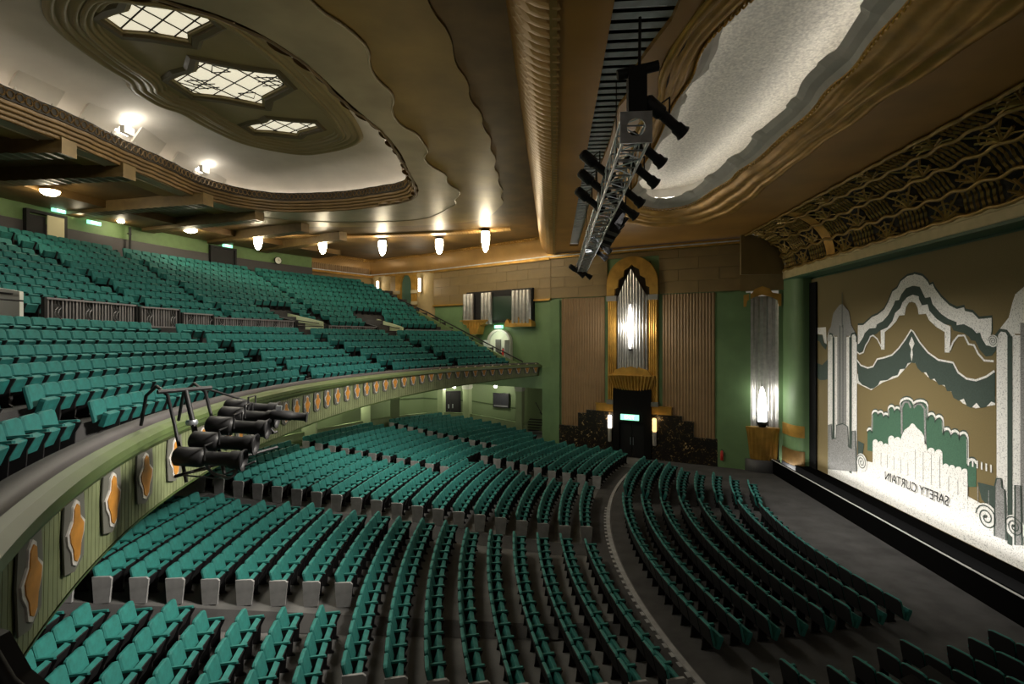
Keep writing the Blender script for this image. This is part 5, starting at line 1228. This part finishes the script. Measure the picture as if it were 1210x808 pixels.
for x, y, z, L, lb in RL: profile('spotlight', 'large black spotlight on the circle rail bracket, ' + lb, (x, y, z), (.96, .22, -.10), L, .165, group='spotlights on the circle rail', up=(0, 0, .26))
cb = thing('cable_loop', 'loose grey cable loop hanging under the circle rail spotlights', 'cable', (-6.0, 8.75, 5.45))
m = MB(); m.tube([(.28 * math.cos(a), .1 * math.sin(a * 2), .16 * math.sin(a) + .03 * math.sin(3 * a)) for a in frange(0, 2 * PI, 18)[:-1]], .03, 5, closed=True); m.tube([(-.28, 0, 0), (-.7, -.1, -.1), (-.2, .1, -.2), (.5, .2, .1)], .02, 5); m.obj('cable', mat('cable_grey', (.08, .08, .085), .5), cb)
mc = thing('follow_camera', 'small black device mounted beyond the rail spotlights', 'device', T=aim((-5.35, 9.75, 6.28), (.93, .3, -.12)))
m = MB(); m.lathe([(.07, -.3), (.10, -.25), (.10, .1), (.08, .12), (.08, .35), (.11, .4)], 10); m.obj('barrel', BLACK, mc)
m = MB(); m.box((0, .12, -.15), (.06, .12, .1)); m.obj('mount', STEEL, mc)
# black sloping end of the near box, bottom-left corner
bx = thing('box_parapet', 'black sloping parapet in the bottom-left corner below the circle rail', 'parapet', (-2.52, 2.0, 5.72))
m = MB(); pf = [(-.5, .0, .80), (-.05, 0, .70), (.05, .01, .52), (.2, .02, .40), (.4, .03, .3), (.4, .03, -.4), (-.5, 0, -.4)]
m.add(pf + [(x, y + .2, z) for x, y, z in pf], [tuple(range(7))[::-1], tuple(range(7, 14))] + [(i, (i + 1) % 7, (i + 1) % 7 + 7, i + 7) for i in range(7)]); m.obj('panel', BLACK, bx)
m = MB(); m.tube([(x, y + .1, z) for x, y, z in pf[:5]], .03, 6); m.obj('capping', BLACK, bx)
# ================================================================== SEATS
def slab_seat(outline, y0, y1, bev):
    """outline in (across, up); front face at y1; returns MB with mi 0 front, mi 1 back/sides"""
    n = len(outline); m = MB(); cx = sum(p[0] for p in outline) / n; cz = sum(p[1] for p in outline) / n
    def ring(y, s): return [(y, cx + (p[0] - cx) * s, cz + (p[1] - cz) * s) for p in outline]
    vs = ring(y0, .96) + ring(y0 + .015, 1) + ring(y1 - bev, 1) + ring(y1, .9)
    fs = [tuple(range(n))[::-1]]
    m.add(vs, [tuple(range(n))[::-1]], mi=1)
    o = len(m.v) - 4 * n
    for k, mi in ((0, 1), (1, 0), (2, 0)):
        for i in range(n):
            j = (i + 1) % n; m.f.append([o + k * n + i, o + k * n + j, o + (k + 1) * n + j, o + (k + 1) * n + i]); m.sm.append(False); m.mi.append(mi)
    m.f.append([o + 3 * n + i for i in range(n)]); m.sm.append(False); m.mi.append(0)
    return m
def rotY(m, a, px, pz):
    c_, s_ = math.cos(a), math.sin(a)
    m.v = [(px + (x - px) * c_ + (z - pz) * s_, y, pz - (x - px) * s_ + (z - pz) * c_) for x, y, z in m.v]; return m
W = .262
BACK = [(-W * .99, .40), (W * .99, .40), (W, .80), (W * .96, .858), (W * .70, .89), (-W * .70, .89), (-W * .96, .858), (-W, .80)]
PAN = [(-W * .88, .0), (W * .88, .0), (W * .97, .26), (W * .93, .31), (-W * .93, .31), (-W * .97, .26)]
def seat_meshes(teal):
    b = slab_seat(BACK, -.035, .055, .03); rotY(b, rad(-13), 0, .42)
    p = slab_seat(PAN, -.085, .045, .02)               # front (mi 0) = black underside towards the stage
    p.v = [(x + .14, y, z + .30) for x, y, z in p.v]; rotY(p, rad(20), .14, .30)
    n_ = len(PAN); p.mi = [0] + [0] * n_ + [0] * n_ + [1] * n_ + [1]
    a = MB(); a.add([(-.04, -.02, .60), (.30, -.028, .612), (.335, 0, .605), (.30, .028, .612), (-.04, .02, .60), (-.04, -.02, .645), (.30, -.028, .655), (.33, 0, .648), (.30, .028, .655), (-.04, .02, .645)],
                    [(4, 3, 2, 1, 0), (5, 6, 7, 8, 9)] + [(i, (i + 1) % 5, (i + 1) % 5 + 5, i + 5) for i in range(5)])
    l = MB(); l.prism([(-.03, 0), (.30, 0), (.30, .03), (.24, .08), (.26, .40), (.36, .60), (-.04, .60), (.02, .40), (-.01, .08)], -.018, .018)
    e = MB(); e.prism([(-.06, 0), (.30, 0), (.36, .60), (.30, .655), (-.10, .655)], -.03, .03)
    return b, p, a, l, e
geo = seat_meshes(TEAL)
def shared(teal, tag):
    b, p, a, l, e = geo
    return dict(backrest=b.mesh('backrest_' + tag, [teal, BLACK]), seat=p.mesh('seat_' + tag, [teal, BLACK if tag == 'stalls' else teal]), armrest=a.mesh('armrest_' + tag, [teal]), leg=l.mesh('leg_' + tag, [BLACK]), end_panel=e.mesh('end_panel_' + tag, [GREYP]))
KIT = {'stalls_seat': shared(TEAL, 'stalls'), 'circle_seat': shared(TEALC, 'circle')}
PITCH = .55
thc, ths = math.cos(math.atan(50 / 600.)), math.sin(math.atan(50 / 600.))
def proj(x, y, z):
    cx = x * thc + y * ths; d = -x * ths + y * thc
    return (605 + 600 * cx / d, 401 - 600 * (z - 7.8) / d, d) if d > .3 else (-9999, 9999, d)
FB = [(-200, 820), (30, 770), (100, 680), (200, 590), (300, 525), (400, 480), (500, 455), (650, 443), (1400, 443)]
def fbot(px):
    for (a, b), (c_, d_) in zip(FB[:-1], FB[1:]):
        if a <= px <= c_: return b + (d_ - b) * (px - a) / (c_ - a)
    return 443
seats = {'stalls_seat': [], 'circle_seat': []}
def row(kind, c_, R, p0, p1, zfun, lab, panel=True, skip=()):
    da = math.degrees(PITCH / R); n = int((p1 - p0) / da)
    for i in range(n):
        p = p0 + da * (i + .5)
        if any(a <= p <= b for a, b in skip): continue
        x, y = pol(c_, R, p); z = zfun(x, R); rz = math.atan2(c_[1] - y, c_[0] - x)
        px, py, d = proj(x, y, z + .75)
        if d < 1 or px < -70 or px > 1290 or py > 930: continue
        if kind == 'stalls_seat' and math.hypot(x - CC[0], y - CC[1]) > 23.6 and py < fbot(px) - 45: continue
        hid = kind == 'stalls_seat' and math.hypot(x - CC[0], y - CC[1]) > 23.6 and py < fbot(px)
        seats[kind].append((d + (60 if hid or px < -12 or px > 1222 or py > 820 else 0), x, y, z, rz, lab.format(n=nth(i)), i == 0 and panel, i == n - 1))
fz = lambda x, R: zf(x)
ks = {}
for k in range(20):
    R = 27.9 + .825 * k
    if k <= 8:
        kk = nth(k)
        row('stalls_seat', SA, R, -16.3 - .2 * (8 - k), -2.3, fz, 'teal seat, {n} from the near end of %s row back, bottom-centre stalls block' % kk)
        row('stalls_seat', SA, R, .2, 12.6 + .12 * k, fz, 'teal seat, {n} from the near end of %s row back, central stalls block' % kk)
        row('stalls_seat', SA, R, 15.3 + .1 * k, 28.6, fz, 'teal seat, {n} from the near end of %s row back, stalls block beside black exit' % kk)
    else:
        kk = nth(k - 9)
        row('stalls_seat', SA, R, -10.3 - .08 * (k - 9), -2.2, fz, 'teal seat, {n} from grey end panel of %s row back, left stalls block' % kk)
        if k <= 17: row('stalls_seat', SA, R, -21.5, -12.5, fz, 'teal seat, {n} from bottom end of %s row back, bottom-left stalls block' % kk, False)
        row('stalls_seat', SA, R, .2, 9.0, fz, 'teal seat, {n} from near end of %s row back, stalls block under balcony' % kk)
        row('stalls_seat', SA, R, 10.2, 19.6, fz, 'teal seat, {n} from near end of %s row back, second block under balcony' % kk)
        row('stalls_seat', SA, R, 21.2, 31 - max(0, k - 14) * .25, fz, 'teal seat, {n} from near end of %s row back, farthest block under balcony' % kk)
for j in range(9):
    R = 26.1 - .81 * j; jj = nth(j)
    if j < 8:
        row('stalls_seat', SA, R, -15.4 + .08 * j, 8.9, fz, 'black-backed teal seat, {n} from the near end of %s row, front stalls block' % jj, False)
        row('stalls_seat', SA, R, 11.0, 25.8 - .95 * j, fz, 'teal seat, {n} from the aisle in %s row, front block before the exit' % jj, False)
    row('stalls_seat', SA, R, -27.0, -18.1, fz, 'dark seat, {n} from bottom of %s row, bottom-right block before stage' % jj, False)
# circle: front tiers
cz = lambda k: (lambda x, R: tier_z(k))
bl = ['leftmost circle block', 'second circle block from left', 'third circle block from left', 'fourth circle block from left']
for k in range(6):
    R = 25.35 + .83 * k
    g = [-20.6 - 1.3 * k, 7.9 - 1.3 * k, 22.6 - .9 * k, 35.6 - .75 * k]
    h = .75
    lims = [(-38.5, g[0] - h - .4), (g[0] + h + .4, g[1] - h), (g[1] + h, g[2] - h), (g[2] + h, g[3] - h), (g[3] + h, min(47.0, wall_phi(R) - 3.0))]
    for b, (a0, a1) in enumerate(lims):
        name = bl[b] if b < 4 else 'circle block at far end'
        row('circle_seat', CC, R, a0, a1, cz(k), 'teal seat, {n} from left in %s row behind rail, %s' % (nth(k), name), False)
for j in range(10):
    R = REAR0 + .83 * j; z = 8.42 + .42 * j
    sk = [] if j > 2 else [(-13.2, -7.2), (18.9, 23.3), (31.0, 35.9)]
    sk += [(5.0 - .25 * j, 6.3 - .25 * j), (12.5 - .1 * j, 13.5 - .1 * j), (24.5, 25.6)]
    row('circle_seat', CC, R, -16, wall_phi(R) - 2.8, (lambda zz: (lambda x, R_: zz))(z), 'teal seat, {n} from left in %s row above circle balustrade' % nth(j), False, sk)
GRP = {'stalls_seat': 'tip-up seats in the stalls', 'circle_seat': 'tip-up seats in the circle'}
def build_seat(kind, s, small):
    d, x, y, z, rz, lab, pan, last = s; K = KIT[kind]
    t = thing(kind, lab, 'seat', (x, y, z), rz, GRP[kind])
    link('backrest', K['backrest'], t); link('seat', K['seat'], t)
    link('armrest', K['armrest'], t, loc=(0, PITCH / 2, 0)); link('leg', K['leg'], t, loc=(0, PITCH / 2, 0))
    if pan: link('end_panel', K['end_panel'], t, loc=(0, -PITCH / 2 if True else 0, 0))
    else:
        pass
for kind in ('stalls_seat', 'circle_seat'):
    L = sorted(seats[kind], key=lambda s: s[0]); print(kind, len(L))
    for s in L[:300]: build_seat(kind, s, False)
    rest = L[300:]
    if rest:
        b, p, a, l, e = geo
        V = []; F = []; MI = []
        for (d, x, y, z, rz, lab, pan, last) in rest:
            c_, s_ = math.cos(rz), math.sin(rz)
            for g, off, mm in ((b, 0, {0: 0, 1: 1}), (p, 0, {0: 0, 1: 1 if kind == 'stalls_seat' else 0}), (a, PITCH / 2, {0: 0}), (l, PITCH / 2, {0: 1})) + (((e, -PITCH / 2, {0: 2}),) if pan else ()):
                o = len(V)
                for vx, vy, vz in g.v:
                    vy += off; V.append((x + vx * c_ - vy * s_, y + vx * s_ + vy * c_, z + vz))
                F += [[i + o for i in f] for f in g.f]; MI += [mm[k] for k in g.mi]
        me = bpy.data.meshes.new(kind + '_rows'); me.from_pydata(V, [], F)
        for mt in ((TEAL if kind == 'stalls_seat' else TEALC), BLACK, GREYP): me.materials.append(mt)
        me.polygons.foreach_set('material_index', MI); me.update()
        link(kind + '_rows', me, None, 'remaining small distant rows of teal tip-up seats in the ' + ('stalls' if kind == 'stalls_seat' else 'circle'), 'seats', 'stuff')
# black trolley-like seat pair lying before the front row
sp = thing('monitor_stand', 'low black folded seat unit standing before the front row near the stage', 'stand', (7.75, 11.1, 0), rz=rad(25))
m = MB(); m.add([(-.45, -.35, .62), (.45, -.35, .72), (.45, .35, .82), (-.45, .35, .72), (-.45, -.35, .56), (.45, -.35, .66), (.45, .35, .76), (-.45, .35, .66)], [(0, 1, 2, 3), (7, 6, 5, 4), (0, 4, 5, 1), (1, 5, 6, 2), (2, 6, 7, 3), (3, 7, 4, 0)]); m.obj('top', BLACK, sp)
for x, y in ((-.38, -.28), (.38, -.28), (.38, .28), (-.38, .28)):
    m = MB(); m.tube([(x, y, 0), (x * .9, y * .9, .62)], .03, 6); m.obj('leg', BLACKM, sp)
m = MB(); m.lathe([(.07, .30), (.09, .33), (.07, .36)], 10); m.box((0, 0, .33), (.7, .5, .04)); m.obj('shelf', BLACKM, sp)
